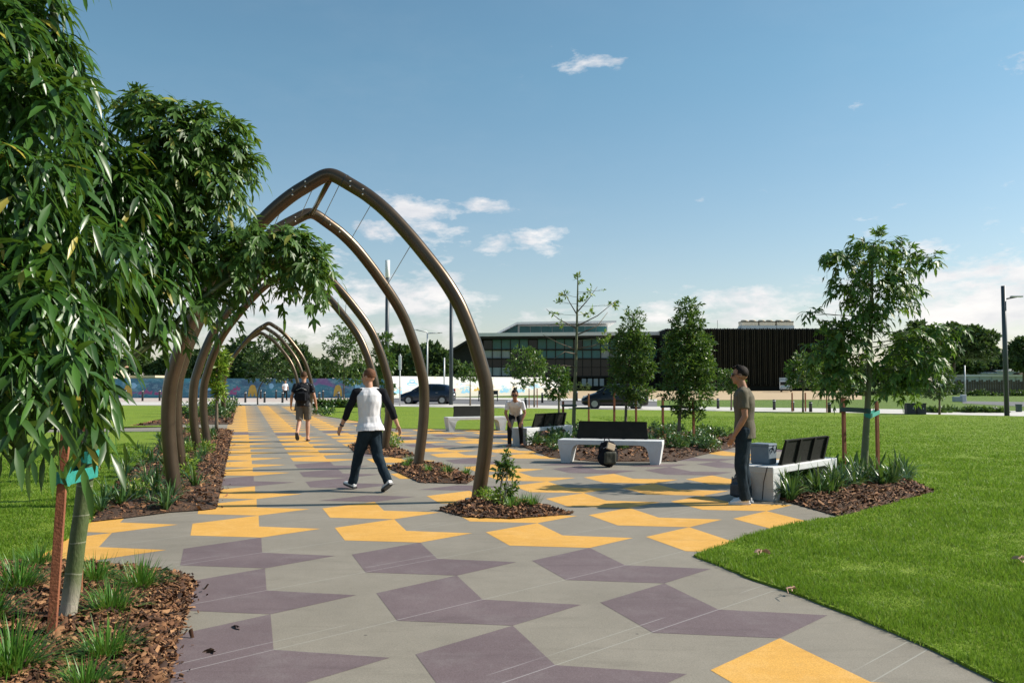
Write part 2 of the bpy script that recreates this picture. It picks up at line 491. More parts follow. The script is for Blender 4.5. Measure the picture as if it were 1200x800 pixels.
def hand(mb, w, e, thumb, curl=.5, palm_n=None):
    """palm and five fingers at wrist w, continuing the forearm direction from e"""
    w, e = Vector(w), Vector(e); d = (w-e).normalized()
    n = palm_n.normalized() if palm_n is not None else Vector((1,0,0))
    n = (n-d*n.dot(d)).normalized(); s = d.cross(n)*thumb            # s points to the thumb side
    mb.ball(w+d*.045, (.020, .040, .046), 10, 7, Matrix((n, s, d)).transposed())
    for i, (off, L) in enumerate(((.028,.070),(.010,.078),(-.008,.072),(-.026,.056))):
        p = w+d*.078+s*off; d1 = (d+n*curl*.5).normalized(); q = p+d1*L*.5; d2 = (d+n*curl*1.6).normalized()
        cap(mb, p-d*.02, q, .0095, .0088, 8); cap(mb, q, q+d2*L*.5, .0088, .0072, 8)
    p = w+d*.022+s*.026; q = p+(d*.6+s*.75+n*.25).normalized()*.038; cap(mb, p, q, .012, .0105, 8); cap(mb, q, q+(d*.9+s*.2+n*.4).normalized()*.032, .0105, .008, 8)

def head(root, mbody, c, fwd, up, hairm, style, glasses=False, lensm='lens', s=1.0):
    """c head centre; adds head to the body mesh builder, hair and glasses as children"""
    fwd = Vector(fwd).normalized(); up = Vector(up); up = (up-fwd*up.dot(fwd)).normalized(); rt = fwd.cross(up)
    R = Matrix((rt, fwd, up)).transposed(); T = lambda x, y, z: Vector(c)+R @ Vector((x, y, z))*s
    mbody.ball(T(0,-.008,.022), (.074*s,.092*s,.096*s), 18, 12, R)
    mbody.ball(T(0,.025,-.045), (.056*s,.064*s,.068*s), 16, 10, R)
    mbody.ball(T(0,.062,-.088), (.026*s,.022*s,.020*s), 10, 7, R)
    cap(mbody, T(0,.080,.012), T(0,.100,-.024), .010*s, .015*s, 8)
    for sx_ in (-1, 1):
        mbody.ball(T(sx_*.076,-.004,-.008), (.010*s,.018*s,.030*s), 8, 6, R)
        mbody.ball(T(sx_*.034,.066,-.022), (.022*s,.016*s,.018*s), 8, 6, R)
    mbody.ball(T(0,.082,-.055), (.022*s,.010*s,.009*s), 8, 6, R)
    h = MB()
    h.ball(T(0,-.014,.034), (.078*s,.093*s,.090*s), 24, 16, R)
    if style == 'tall':
        rr = random.Random(4)
        for _ in range(26):
            a, b_ = rr.uniform(0, 2*PI), rr.uniform(0, .9); h.ball(T(math.cos(a)*b_*.062, .02+math.sin(a)*b_*.075, .112-.035*b_*b_), (.016*s,.018*s,.020*s), 7, 5, R)
    if style == 'bun': h.ball(T(0,-.035,.125), (.036*s,)*3, 10, 8, R)
    m2 = h.mesh('t', M[hairm]); bm = bmesh.new(); bm.from_mesh(m2)
    Ri = R.transposed()
    low = -.045 if style != 'crop' else -.015
    dele = []
    for f in bm.faces:
        q = Ri @ (f.calc_center_median()-Vector(c))/s
        if (q.y > .034 and q.z < .074+.008*math.sin(q.x*140)) or (q.y > -.02 and q.z < .0) or q.z < low: dele.append(f)
    bmesh.ops.delete(bm, geom=dele, context='FACES')
    for v in bm.verts: v.co += (v.co-Vector(c)).normalized()*.006*noise.noise(v.co*55)
    bmesh.ops.solidify(bm, geom=bm.faces[:], thickness=.006)
    bm.to_mesh(m2); bm.free(); m2.name = 'hair'; m2.polygons.foreach_set('use_smooth', [True]*len(m2.polygons))
    o = bpy.data.objects.new('hair', m2); COL.objects.link(o); o.parent = root
    e = MB()
    for sx_ in (-1, 1):
        e = MB(); e.ball(T(sx_*.031,.080,.004), .0095*s, 8, 6); e.build('eye', M['lens'], root, True)
    li = MB(); li.ball(T(0,.0905,-.055), (.021*s,.005*s,.006*s), 8, 5, R); li.build('mouth', mat('lips', (.30,.10,.08), rough=.5), root, True)
    for sx_ in (-1, 1):
        br = MB(); br.ball(T(sx_*.032,.086,.026), (.017*s,.005*s,.004*s), 8, 5, R); br.build('eyebrow', M[hairm], root, True)
    if glasses:
        g = MB()
        for sx_ in (-1, 1):
            g.ball(T(sx_*.033,.094,.004), (.029*s,.007*s,.022*s), 12, 7, R)
            g.tube([T(sx_*.058,.088,.010), T(sx_*.082,.045,.010), T(sx_*.084,-.01,.004)], .0035*s, 6)
        g.tube([T(-.01,.098,.008), T(.01,.098,.008)], .003*s, 6)
        g.build('sunglasses', M['lens'], root, True)
    return T

def shoe(root, ank, dirv_, pitch, m, sole, s=1.0):
    """shoe with its ankle at ank, pointing along dirv_, pitched by pitch (toe down positive)"""
    d = Vector((dirv_[0], dirv_[1], 0)).normalized(); r_ = Vector((d.y, -d.x, 0)); R = Matrix((r_, d, Vector((0,0,1)))).transposed() @ Matrix.Rotation(-pitch, 3, 'X')
    T = lambda x, y, z: Vector(ank)+R @ (Vector((x, y, z))*s)
    mb = MB(); loft(mb, [(T(0,-.062,-.045), .030*s, .030*s, R @ Vector((0,0,1))), (T(0,-.045,-.040), .038*s,.042*s, R @ Vector((0,0,1))), (T(0,.0,-.035), .042*s,.045*s, R @ Vector((0,0,1))), (T(0,.07,-.048), .046*s,.034*s, R @ Vector((0,0,1))), (T(0,.13,-.056), .048*s,.027*s, R @ Vector((0,0,1))), (T(0,.185,-.062), .036*s,.020*s, R @ Vector((0,0,1)))], right=R @ Vector((1,0,0)), n=16)
    cap(mb, T(0,-.01,-.03), T(0,-.008,.015), .042*s, .040*s, 12)
    o = blob('shoe', mb, M[m], root, .006, 3)
    mb = MB(); pts = [(-.034,-.075),(.034,-.075),(.042,0),(.05,.09),(.046,.16),(.022,.205),(-.022,.205),(-.046,.16),(-.05,.09),(-.042,0)]
    vs = [T(x, y, -.088) for x, y in pts]+[T(x, y, -.062) for x, y in pts]; k = len(pts)
    mb.add(vs, [tuple(range(k-1,-1,-1)), tuple(range(k,2*k))]+[(i,(i+1)%k,k+(i+1)%k,k+i) for i in range(k)])
    mb.build('sole', M[sole], o)
    return o

def person(label, loc, heading, J, top, bottom, hairm, style, skin='skin', glasses=False, face=None, sleeves='short', shoes=('shoe_white','shoe_white'), scale=1.0, extras=None, slim=1.0, longpants=True, hem=.90, raglan=None, barefoot=False):
    """J: joints in a frame facing +Y. hip, chest, neck, head; sl,el,wl / sr,er,wr; hl,kl,al / hr,kr,ar; foot dirs fl, fr with pitches"""
    root = thing('person', label, 'person', loc, math.atan2(-heading[0], heading[1])); root.scale = (scale,)*3
    V = {k: Vector(v) for k, v in J.items() if hasattr(v, '__len__') and len(v) == 3}
    pel, neck = V['hip'], V['neck']; ax = (neck-pel).normalized()
    rt = (V['sr']-V['sl']); rt = (rt-ax*rt.dot(ax)).normalized(); fw = ax.cross(rt); fw = -rt.cross(ax) if False else ax.cross(rt)
    fw = (Vector((0,1,0))-rt*rt.y); fw = (fw-ax*fw.dot(ax)).normalized()
    Ltor = (neck-pel).length
    prof = [(-.14,.13,.10),(-.06,.158,.112),(.04,.160,.115),(.22,.142,.098),(.42,.150,.106),(.62,.168,.116),(.80,.172,.110),(.92,.130,.085),(1.0,.070,.062)]
    b = MB()
    loft(b, [(pel+ax*Ltor*t, rx*slim, ry*slim, fw) for t, rx, ry in prof], rt)
    hd = V['head']; cap(b, neck-ax*.03, hd-Vector((0,0,.05)), .060*slim, .056*slim, 14)
    for sd_ in 'lr': cap(b, neck-ax*.01, V['s'+sd_].lerp(neck, .35)-ax*.01, .042, .044, 12)
    face = Vector(face) if face else Vector((0,1,0))
    T = head(root, b, hd, face, Vector((0,0,1)) if 'headup' not in J else V['headup'], hairm, style, glasses, s=1.07)
    for sd_, th in (('l', -1), ('r', 1)):
        s_, e_, w_ = V['s'+sd_], V['e'+sd_], V['w'+sd_]
        b.ball(s_, .056*slim, 12, 8)
        cap(b, s_, e_, .050*slim, .039*slim); cap(b, e_, e_.lerp(w_, .35), .039*slim, .041*slim); cap(b, e_.lerp(w_, .35), w_, .041*slim, .026*slim)
        pn = V.get('pn'+sd_, Vector((-1 if sd_ == 'r' else 1, 0, 0)))
        hand(b, w_, e_, 1 if (pn.cross(w_-e_)).dot(Vector((0,1,0))) < 0 else -1, J.get('curl', .5), pn)
        h_, k_, a_ = V['h'+sd_], V['k'+sd_], V['a'+sd_]
        b.ball(h_, .085*slim, 12, 8)
        cap(b, h_, k_, .088*slim, .056*slim); cap(b, k_, k_.lerp(a_, .35), .054*slim, .058*slim); cap(b, k_.lerp(a_, .35), a_, .058*slim, .037*slim)
        d = Vector((*J['f'+sd_][:2], 0)).normalized()
        cap(b, a_+Vector((0,0,-.03)), a_+d*.12+Vector((0,0,-.055-.10*J['f'+sd_][2])), .034, .026)
    blob('body', b, M[skin], root, .0065, 2)
    # shirt
    c = MB()
    hem_t = (hem-1)
    secs = [(pel+ax*Ltor*t, rx*slim+.020, ry*slim+.022, fw) for t, rx, ry in [(-.10+hem_t,.178,.124),(-.02+hem_t*.5,.170,.120)]+prof[2:]]
    if raglan: secs[0] = (secs[0][0], secs[0][1]+.012, secs[0][2]+.050, fw); secs[1] = (secs[1][0], secs[1][1]+.008, secs[1][2]+.035, fw)
    secs[-1] = (neck+ax*.006, .074*slim, .070*slim, fw)
    loft(c, secs, rt)
    for sd_ in 'lr': cap(c, neck-ax*.02, V['s'+sd_].lerp(neck, .30)-ax*.005, .054*slim, .060*slim, 12)
    slv = []
    for sd_ in 'lr':
        s_, e_, w_ = V['s'+sd_], V['e'+sd_], V['w'+sd_]
        t = c if raglan is None else MB()
        t.ball(s_, .066*slim, 12, 8)
        if raglan:
            inn = neck.lerp(s_, .25)-ax*.025; cap(t, inn, s_, .060, .068)
        if sleeves == 'short': cap(t, s_, s_.lerp(e_, .3), .064*slim, .064*slim); cap(t, s_.lerp(e_,.2), s_.lerp(e_, .68), .064*slim, .062*slim, flat=True)
        else: cap(t, s_, e_, .064, .053); cap(t, e_, e_.lerp(w_, sleeves), .053, .048); cap(t, e_.lerp(w_, sleeves*.5), e_.lerp(w_, sleeves+.02), .050, .048, flat=True)
        if raglan: slv.append(t)
    sh = blob('shirt', c, M[top], root, .0075, 3, wr=.010)
    for t in slv: blob('sleeve', t, M[raglan], sh, .0075, 3, wr=.009)
    # trousers
    c = MB()
    loft(c, [(pel+ax*Ltor*t, rx*slim+.012, ry*slim+.013, fw) for t, rx, ry in ((-.13,.135,.108),(-.06,.158,.114),(.05,.160,.116),(.13,.152,.110))], rt)
    for sd_ in 'lr':
        h_, k_, a_ = V['h'+sd_], V['k'+sd_], V['a'+sd_]
        c.ball(h_, .092*slim, 12, 8)
        tight = .010 if longpants == 'tight' else .022
        if longpants:
            cap(c, h_, k_, .090*slim+tight, .058*slim+tight); cap(c, k_, a_.lerp(k_, .12), .058*slim+tight, .046*slim+tight*.8)
            cap(c, a_.lerp(k_, .3), a_+(a_-k_).normalized()*.03, .050*slim+tight*.7, .050*slim+tight*.8, flat=True)
        else:
            cap(c, h_, h_.lerp(k_, .6), .112, .092); cap(c, h_.lerp(k_, .4), h_.lerp(k_, .88), .098, .094, flat=True)
    blob('trousers' if longpants else 'shorts', c, M[bottom], root, .0075, 3, wr=.011 if longpants != 'tight' else .003)
    for sd_ in 'lr':
        f = J['f'+sd_]; shoe(root, V['a'+sd_], f, f[2], shoes[0], shoes[1])
    if extras: extras(root, V, T)
    return root

# walking man in white shirt with black sleeves (walks away to the left)
def ex1(root, V, T):
    mb = MB(); d = (V['wl']-V['el']).normalized(); mb.tube([V['wl']-d*.035, V['wl']-d*.010], [.034,.033], 14); mb.build('watch', M['dark_post'], root, True)
pw = gp(433, 574.5)
person('walking man seen from behind in a white shirt with black sleeves and dark jeans', pw, (-.72, .69),
    dict(hip=(0,0,.97), neck=(.0,.03,1.50), head=(.005,.055,1.665), sl=(-.165,.12,1.435), sr=(.165,-.08,1.435), el=(-.25,.20,1.17), er=(.245,-.20,1.17), wl=(-.30,.30,.94), wr=(.32,-.25,.95),
         pnl=(1,0,0), pnr=(-1,0,0), hl=(-.080,.0,.875), hr=(.080,0,.875), kl=(-.08,.17,.52), kr=(.08,-.08,.51), al=(-.06,.33,.11), ar=(.055,-.36,.17), fl=(0,1,-.18), fr=(.1,1,.50)),
    'white_cotton', 'denim', 'hair_red', 'crop', raglan='black_cotton', sleeves=.45, hem=.92, extras=ex1, scale=1.0, shoes=('shoe_white','shoe_dark'), face=(-.35,.9,0))

# man with black backpack
def ex2(root, V, T): pass
p2 = gp(355, 517)
P2 = person('man in dark printed t-shirt and grey shorts with black backpack, far down the path', p2, (-.1, 1),
    dict(hip=(0,0,.98), neck=(0,.02,1.52), head=(0,.05,1.685), sl=(-.2,.0,1.45), sr=(.2,0,1.45), el=(-.29,-.06,1.18), er=(.28,-.02,1.17), wl=(-.32,.03,.94), wr=(.32,.07,.93),
         hl=(-.10,0,.94), hr=(.10,0,.94), kl=(-.10,.02,.52), kr=(.10,.12,.53), al=(-.115,-.24,.24), ar=(.11,.08,.10), fl=(0,1,.75), fr=(0,1,0)),
    'printed', 'short_grey', 'hair_brown', 'tall', longpants=False, shoes=('skin','shoe_dark'), scale=1.04, hem=.96)
def backpack(label, loc, rz, s, m, m2, tilt=0, strap=True, patch=None):
    root = thing('backpack', label, 'backpack', loc, rz); root.scale = (s,)*3
    mb = MB(); mb.box((0,0,.20), (.30,.17,.34), bev=.06); mb.ball((0,0,.17), (.19,.13,.17), 14, 9); mb.ball((.01,.01,.34), (.145,.10,.12), 14, 9)
    o = blob('bag', mb, M[m], root, .010, 4, wr=.012)
    mb = MB(); mb.box((0,-.11,.17), (.22,.08,.22), bev=.03); blob('front_pocket', mb, M[m2], root, .009, 3, wr=.006)
    for sx_ in (-1, 1):
        mb = MB(); mb.tube([(sx_*.08,.07,.42),(sx_*.10,.14,.34),(sx_*.11,.15,.2),(sx_*.10,.09,.06)], .014, 8); mb.build('shoulder_strap', M['black_cotton'], root, True)
        mb = MB(); mb.tube([(sx_*.155,-.03,.10),(sx_*.165,-.03,.25),(sx_*.13,-.05,.36)], .010, 6); mb.build('side_strap', M['black_cotton'], root, True)
    mb = MB(); mb.tube([(-.05,.05,.45),(-.03,.06,.50),(.03,.06,.50),(.05,.05,.45)], .010, 8); mb.build('top_handle', M['black_cotton'], root, True)
    mb = MB(); mb.tube([(-.12,-.088,.33),(0,-.10,.385),(.12,-.088,.33)], .004, 6); mb.build('zip', M['pale_metal'], root, True)
    if patch:
        mb = MB(); mb.box((.015,-.105,.36), (.15,.035,.12), Matrix.Rotation(.35, 3, 'Y') @ Matrix.Rotation(-.25, 3, 'X'), bev=.012); mb.build('flap_patch', M[patch], root)
    return root
r2 = P2.rotation_euler.z
bp = backpack('black backpack on the back of the man in grey shorts', P2.location+Vector((.01, -.20, .98*1.04)), r2+0, 1.12, 'black_cotton', 'black_cotton')
M['navy'] = mat('navy_nylon', (.02, .03, .045), (.03, .042, .06), 12, .6, bump=.2, bscale=90)
M['tan'] = mat('tan_canvas', (.46, .36, .25), (.52, .41, .28), 15, .8)
M['olive_dark'] = mat('dark_olive_nylon', (.030, .032, .020), (.045, .042, .026), 15, .7)
backpack('dark backpack with a tan flap standing on the ground before the middle bench', gp(712.5, 547), .25, 1.08, 'black_cotton', 'olive_dark', patch='tan')
backpack('navy backpack standing at the right bench, behind the legs of the standing man', gp(868, 585), -1.0, .82, 'navy', 'navy')
# cooler bag on the right bench seat
M['steel_blue'] = mat('steel_blue_nylon', (.12, .16, .20), (.16, .20, .24), 9, .7, bump=.15, bscale=80)
pc = gp(884, 586); ax_ = (gp(965,570)-gp(883,587)).normalized()
cl = Vector((pc.x, pc.y, .462))+ax_*.42+Vector((-.05, .06, 0))
r = thing('cooler_bag', 'steel blue cooler bag sitting on the near end of the right bench seat', 'bag', cl, math.atan2(ax_.y, ax_.x))
mb = MB(); mb.box((0,0,.125), (.24,.28,.25), bev=.02); mb.build('bag', M['steel_blue'], r)
mb = MB(); mb.box((0,0,.262), (.25,.29,.035), bev=.012); mb.build('lid', M['steel_blue'], r)
mb = MB(); mb.tube([(-.06,-.15,.16),(-.055,-.17,.24),(0,-.172,.255),(.055,-.17,.24),(.06,-.15,.16)], .008, 6); mb.build('handle', M['navy'], r, True)
# thin dark strap over the bench end
mb = MB(); e0 = Vector((pc.x, pc.y, 0)); nn = Vector((ax_.y, -ax_.x, 0))
mb.tube([e0-ax_*.010+nn*.20+Vector((0,0,.462)), e0-ax_*.004+nn*.14+Vector((0,0,.25)), e0+ax_*.03+nn*.10+Vector((0,0,.02))], .005, 6)
tag(mb.build('strap', M['black_cotton'], None, True), 'thin dark strap hanging down the end face of the right bench', 'strap')

# woman leaning forward, hands on her knees
p3 = gp(604, 523.5)
person('woman in white t-shirt and black leggings bending forward, hands on her knees', p3, (-.05, -1),
    dict(hip=(0,-.26,.80), neck=(0,.20,1.14), head=(0,.32,1.29), sl=(-.17,.15,1.09), sr=(.17,.15,1.09), el=(-.24,.12,.84), er=(.24,.12,.84), wl=(-.16,.18,.64), wr=(.16,.18,.64),
         pnl=(0,-.9,-.3), pnr=(0,-.9,-.3), hl=(-.09,-.24,.78), hr=(.09,-.24,.78), kl=(-.14,.09,.46), kr=(.14,.09,.46), al=(-.15,-.07,.09), ar=(.15,-.07,.09), fl=(-.2,1,0), fr=(.2,1,0), curl=.4),
    'white_cotton', 'legging', 'hair_dark', 'bun', skin='skin_tan', glasses=True, slim=.90, longpants='tight', face=(0,.95,-.25), hem=.84, shoes=('skin_tan','shoe_dark'))

# man standing at the right, looking left
p4 = gp(873, 589.5)
person('standing man in grey green t-shirt, dark jeans and white shoes, beside the right bench', p4, (-.96, .28),
    dict(hip=(0,-.01,.98), neck=(0,.0,1.51), head=(0,.045,1.68), sl=(-.20,-.0,1.445), sr=(.20,0,1.445), el=(-.25,-.02,1.15), er=(.25,-.02,1.15), wl=(-.25,.12,.90), wr=(.24,.12,.90),
         hl=(-.10,0,.94), hr=(.10,0,.94), kl=(-.11,.05,.51), kr=(.105,.02,.51), al=(-.12,.0,.085), ar=(.12,-.03,.085), fl=(-.1,1,0), fr=(.15,1,0)),
    'olive_cotton', 'denim', 'hair_dark', 'tall', skin='skin_tan', glasses=True, face=(-.1,1,.02), hem=.86, shoes=('shoe_white','shoe_white'))
# distant walker
p5 = Vector((at(334, 460, 78).x, 78, .0))
person('distant walker in white top and dark trousers before the blue hoarding', p5, (.6, -.8),
    dict(hip=(0,0,.98), neck=(0,.02,1.51), head=(0,.05,1.69), sl=(-.19,.0,1.44), sr=(.19,0,1.44), el=(-.28,-.06,1.18), er=(.27,.05,1.18), wl=(-.28,.05,.95), wr=(.28,.2,.98),
         hl=(-.10,0,.94), hr=(.10,0,.94), kl=(-.10,.12,.52), kr=(.10,-.02,.52), al=(-.10,.15,.1), ar=(.1,-.25,.14), fl=(0,1,0), fr=(0,1,.4)),
    'white_cotton', 'legging', 'hair_dark', 'crop', skin='skin', hem=.95, shoes=('shoe_dark','shoe_dark'))

# ------------------------------------------------------------------ daylight
SUN_EL, SUN_AZ = math.radians(38), math.radians(8)      # azimuth from +X towards +Y
sun_vec = Vector((math.cos(SUN_EL)*math.cos(SUN_AZ), math.cos(SUN_EL)*math.sin(SUN_AZ), math.sin(SUN_EL)))
sd = bpy.data.lights.new('sun', 'SUN'); sd.energy = 5.0; sd.angle = math.radians(.53); sd.color = (1.0, .93, .82)
so = bpy.data.objects.new('sun', sd); COL.objects.link(so)
so.rotation_euler = (-sun_vec).to_track_quat('-Z', 'Y').to_euler()
world = bpy.data.worlds.new('World'); scene.world = world; world.use_nodes = True
wn = NT(world)
bg = wn.n['Background']
sky = wn.n.new('ShaderNodeTexSky'); sky.sky_type = 'NISHITA'; sky.sun_disc = False
sky.sun_elevation = SUN_EL; sky.sun_rotation = PI/2 - SUN_AZ
sky.air_density = 1.0; sky.dust_density = .6; sky.ozone_density = 1.4; sky.altitude = 20
tc = wn.n.new('ShaderNodeTexCoord'); dirv = tc.outputs['Generated']
sx = wn.n.new('ShaderNodeSeparateXYZ'); wn.l.new(dirv, sx.inputs[0])
# flatten clouds: project direction on a plane high above, softened at the horizon
zz = wn.math('ADD', wn.math('MAXIMUM', sx.outputs[2], 0.0), .12)
cx = wn.n.new('ShaderNodeCombineXYZ')
wn.l.new(sx.outputs[0], cx.inputs[0]); wn.l.new(sx.outputs[1], cx.inputs[1])
wn.l.new(wn.math('MULTIPLY', sx.outputs[2], 2.6), cx.inputs[2])
def gauss(px, py, rx, ry):
    """soft cloud region around one direction of the sky"""
    d = (at(px, py, 1000)-Vector((0,0,EYE))).normalized()
    ax = wn.math('SUBTRACT', sx.outputs[0], d.x); az = wn.math('SUBTRACT', sx.outputs[2], d.z)
    ax = wn.math('DIVIDE', ax, rx/720); az = wn.math('DIVIDE', az, ry/720)
    r2 = wn.math('ADD', wn.math('MULTIPLY', ax, ax), wn.math('MULTIPLY', az, az))
    return wn.math('POWER', 2.718, wn.math('MULTIPLY', r2, -1.0))
tot = None
for (px, py, rx, ry, w) in [(490,250,46,24,1.05),(452,262,30,24,.8),(530,275,28,13,.8),(568,242,24,11,1.0),(627,278,28,13,1.1),(583,283,20,12,1.0),(680,76,36,9,.75),(526,230,12,6,.5),
                          (612,86,12,6,.45),(350,345,120,38,1.0),(480,345,90,30,.9),(290,380,90,30,.9),(860,358,80,22,.9),(770,365,60,18,.8),(1170,345,90,36,1.1),(1080,300,36,18,.85),(1120,335,90,28,.9),(430,390,160,22,.8),(640,375,80,12,.6),(980,370,80,20,.8),(1055,243,14,6,.45),
                          (1000,128,16,7,.35),(1190,75,40,9,.4),(560,400,200,18,.45),(900,395,300,20,.45),(210,240,50,14,.3),(-250,330,260,70,.9),(1600,330,280,80,.9),(820,235,14,6,.3),(690,235,12,6,.25),(1060,95,30,8,.25)]:
    g = wn.math('MULTIPLY', gauss(px, py, rx, ry), w)
    tot = g if tot is None else wn.math('MAXIMUM', tot, g)
n1 = wn.noise(19, 9, .62, cx.outputs[0], .30, .70, .15)
n2 = wn.noise(3.2, 4, .6, cx.outputs[0], .4, .75)
dens = wn.math('MULTIPLY', wn.math('SUBTRACT', wn.math('ADD', tot, wn.math('MULTIPLY', n1, .95)), .98), 2.0, clamp=True)
faint = wn.math('MULTIPLY', wn.math('MULTIPLY', n1, n2), .04)
dens = wn.math('MAXIMUM', wn.math('MULTIPLY', dens, .86), faint)
# shading inside the clouds: greyer where dense and low
n3 = wn.noise(14, 5, .6, cx.outputs[0], .3, .7)
ccol = wn.mix(n3, (6.3, 6.3, 6.6), (9.0, 8.6, 8.3))
# slight haze veil close to the horizon
hz = wn.math('POWER', 2.718, wn.math('MULTIPLY', wn.math('MAXIMUM', sx.outputs[2], 0.0), -13.0))
skt = wn.mix(1.0, sky.outputs[0], wn.mix(wn.math('MULTIPLY', sx.outputs[2], 2.9, clamp=True), (1.09, .985, .965), (.89, 1.15, 1.07)), 'MULTIPLY')
skyc = wn.mix(wn.math('MULTIPLY', hz, .30), skt, (5.4, 5.6, 6.2))
fin = wn.mix(dens, skyc, ccol)
wn.l.new(fin, bg.inputs[0]); bg.inputs[1].default_value = .088
scene.view_settings.view_transform = 'Standard'; scene.view_settings.look = 'None'
scene.view_settings.gamma = 1; scene.view_settings.exposure = 0.5
scene.view_settings.use_curve_mapping = False
scene.cycles.max_bounces = 6; scene.cycles.transparent_max_bounces = 8
scene.cycles.caustics_reflective = False; scene.cycles.caustics_refractive = False

# ------------------------------------------------------------------ ground sheets
def sheet(name, pts, z, m, label=None, kind='structure'):
    """flat polygon (n-gon, triangulated) at height z"""
    bm = bmesh.new(); vs = [bm.verts.new((p[0], p[1], z)) for p in pts]
    f = bm.faces.new(vs); f.normal_update()
    if f.normal.z < 0: f.normal_flip()
    bmesh.ops.triangulate(bm, faces=[f], ngon_method='EAR_CLIP')
    me = bpy.data.meshes.new(name); bm.to_mesh(me); bm.free(); me.materials.append(m)
    o = bpy.data.objects.new(name, me); COL.objects.link(o)
    return tag(o, kind=kind)
def G(*l): return [gp(x, y) for x, y in l]

gz = lambda z: z
sheet('ground', [(-3000,-60), (3000,-60), (3000,5000), (-3000,5000)], -.10, M['dry'])
# plaza slab: one sheet under all paving, lawns and beds
footline = G((-400,474),(130,474),(372,474),(640,478),(1000,483),(1200,487),(1700,495))
slab = [(-14,-6),(22,-6),(44,30)]+[tuple(p[:2]) for p in reversed(footline)]
sheet('paving', slab, 0.0, M['pave'])

# coloured diamonds of the paving
U0, SU, V0, SV = .2076, 1.4978, 5.3878, 1.5216
OFFS = {'L': (-.719,-.392), 'B': (-.699,-1.179), 'C': (-.008,-.816), 'R': (.625,-1.169), 'D': (0,-1.5216)}
cu, su_ = math.cos(PSI), math.sin(PSI)
def uvw(u, v, z=0): return Vector((u*cu - v*su_, u*su_ + v*cu, z))
yel, pur = [], []
def motif(i, k, t1, t2):
    u = U0+SU*(i-1); v = V0+SV*k+(SV/2 if i % 2 else 0)
    P_ = {'A': (u, v)}
    for n_, (a, b) in OFFS.items(): P_[n_] = (u+a, v+b)
    for t, q in ((t1, 'ALBC'), (t2, 'CBDR')):
        if t == '.': continue
        poly = [uvw(*P_[c]) for c in q]
        (yel if t == 'Y' else pur).append(poly)
table = {}
def row(i, k0, s):
    for j, ch in enumerate(s.split()): table[(i, k0+j)] = (ch[0], ch[-1])
row(-1, 2, 'Y Y . Y Y')
row(0, -1, 'P P P . Y Y Y Y')
row(1, -2, 'P P P P P Y Y Y P Y Y Y Y Y Y Y Y P Y Y Y Y Y Y Y Y Y Y Y Y Y Y Y Y Y Y Y Y Y Y')
row(2, -2, 'P P P P P Y Y .P P P P Y Y Y Y Y Y P Y Y Y Y Y Y Y Y Y Y Y Y Y Y Y Y Y Y Y Y Y Y')
row(3, -2, '. Y P P Y Y Y .P Y Y Y P Y Y Y Y Y P Y Y Y Y Y Y Y Y Y Y Y Y Y Y Y Y Y Y Y Y')
row(4, -1, '. P . Y Y Y Y Y Y P Y Y P Y P Y Y P Y Y P Y Y')
row(5, 1, '. Y Y Y Y P .P Y Y . Y Y P Y Y P Y Y')
row(6, 1, 'Y . Y Y Y P .P P Y Y . Y P Y Y P Y')
row(7, 1, '. Y Y Y . P P . Y Y P Y Y . P Y')
row(8, 1, 'Y Y . Y P P Y Y P Y Y P Y Y')
row(9, 1, 'Y P Y Y P Y Y P')
for (i, k), (a, b) in table.items(): motif(i, k, a, b)
def tiles(name, polys, m, z):
    bm = bmesh.new()
    for p in polys:
        vs = [bm.verts.new((q.x, q.y, z)) for q in p]
        f = bm.faces.new(vs); f.normal_update()
        if f.normal.z < 0: f.normal_flip()
    me = bpy.data.meshes.new(name); bm.to_mesh(me); bm.free(); me.materials.append(m)
    return tag(tile_o(name, me), kind='structure')
def tile_o(name, me):
    o = bpy.data.objects.new(name, me); COL.objects.link(o); return o
tiles('yellow_paving', yel, M['yellow'], .0013)
tiles('purple_paving', pur, M['purple'], .0013)

# ------------------------------------------------------------------ lawns (real turf with a raised, wavy edge)
def lawn(name, poly, zt=.018, mname='lawn', kind='structure'):
    """closed turf slab with a rounded edge"""
    pts = []
    n = len(poly)
    for i in range(n):
        a, b = Vector(poly[i][:2]), Vector(poly[(i+1) % n][:2]); L = (b-a).length
        near = min(a.y, b.y) < 18 and min(abs(a.x), abs(b.x)) < 15
        m_ = max(1, int(L/.12)) if near else 1
        m_ = min(m_, 260)
        for j in range(m_):
            q = a.lerp(b, j/m_)
            if near:
                w = noise.noise(Vector((q.x*2.2, q.y*2.2, 3)))*.05 + noise.noise(Vector((q.x*9, q.y*9, 5)))*.02
                nrm = Vector((-(b-a).y, (b-a).x)).normalized(); q = q + nrm*w
            pts.append(q)
    bm = bmesh.new()
    lo = [bm.verts.new((p.x, p.y, -.02)) for p in pts]; hi = [bm.verts.new((p.x, p.y, zt)) for p in pts]
    for i in range(len(pts)):
        j = (i+1) % len(pts); bm.faces.new((lo[i], lo[j], hi[j], hi[i]))
    f = bm.faces.new(hi); bmesh.ops.triangulate(bm, faces=[f], ngon_method='EAR_CLIP')
    bmesh.ops.recalc_face_normals(bm, faces=bm.faces[:])
    me = bpy.data.meshes.new(name); bm.to_mesh(me); bm.free(); me.materials.append(M[mname])
    o = bpy.data.objects.new(name, me); COL.objects.link(o)
    return tag(o, kind=kind)
def V2(l): return [tuple(p[:2]) for p in l]
near_edge = V2(G((1175,802),(1100,765),(1000,722),(900,684),(835,661),(815,652),(850,638),(900,622),(958,609),(985,607)))
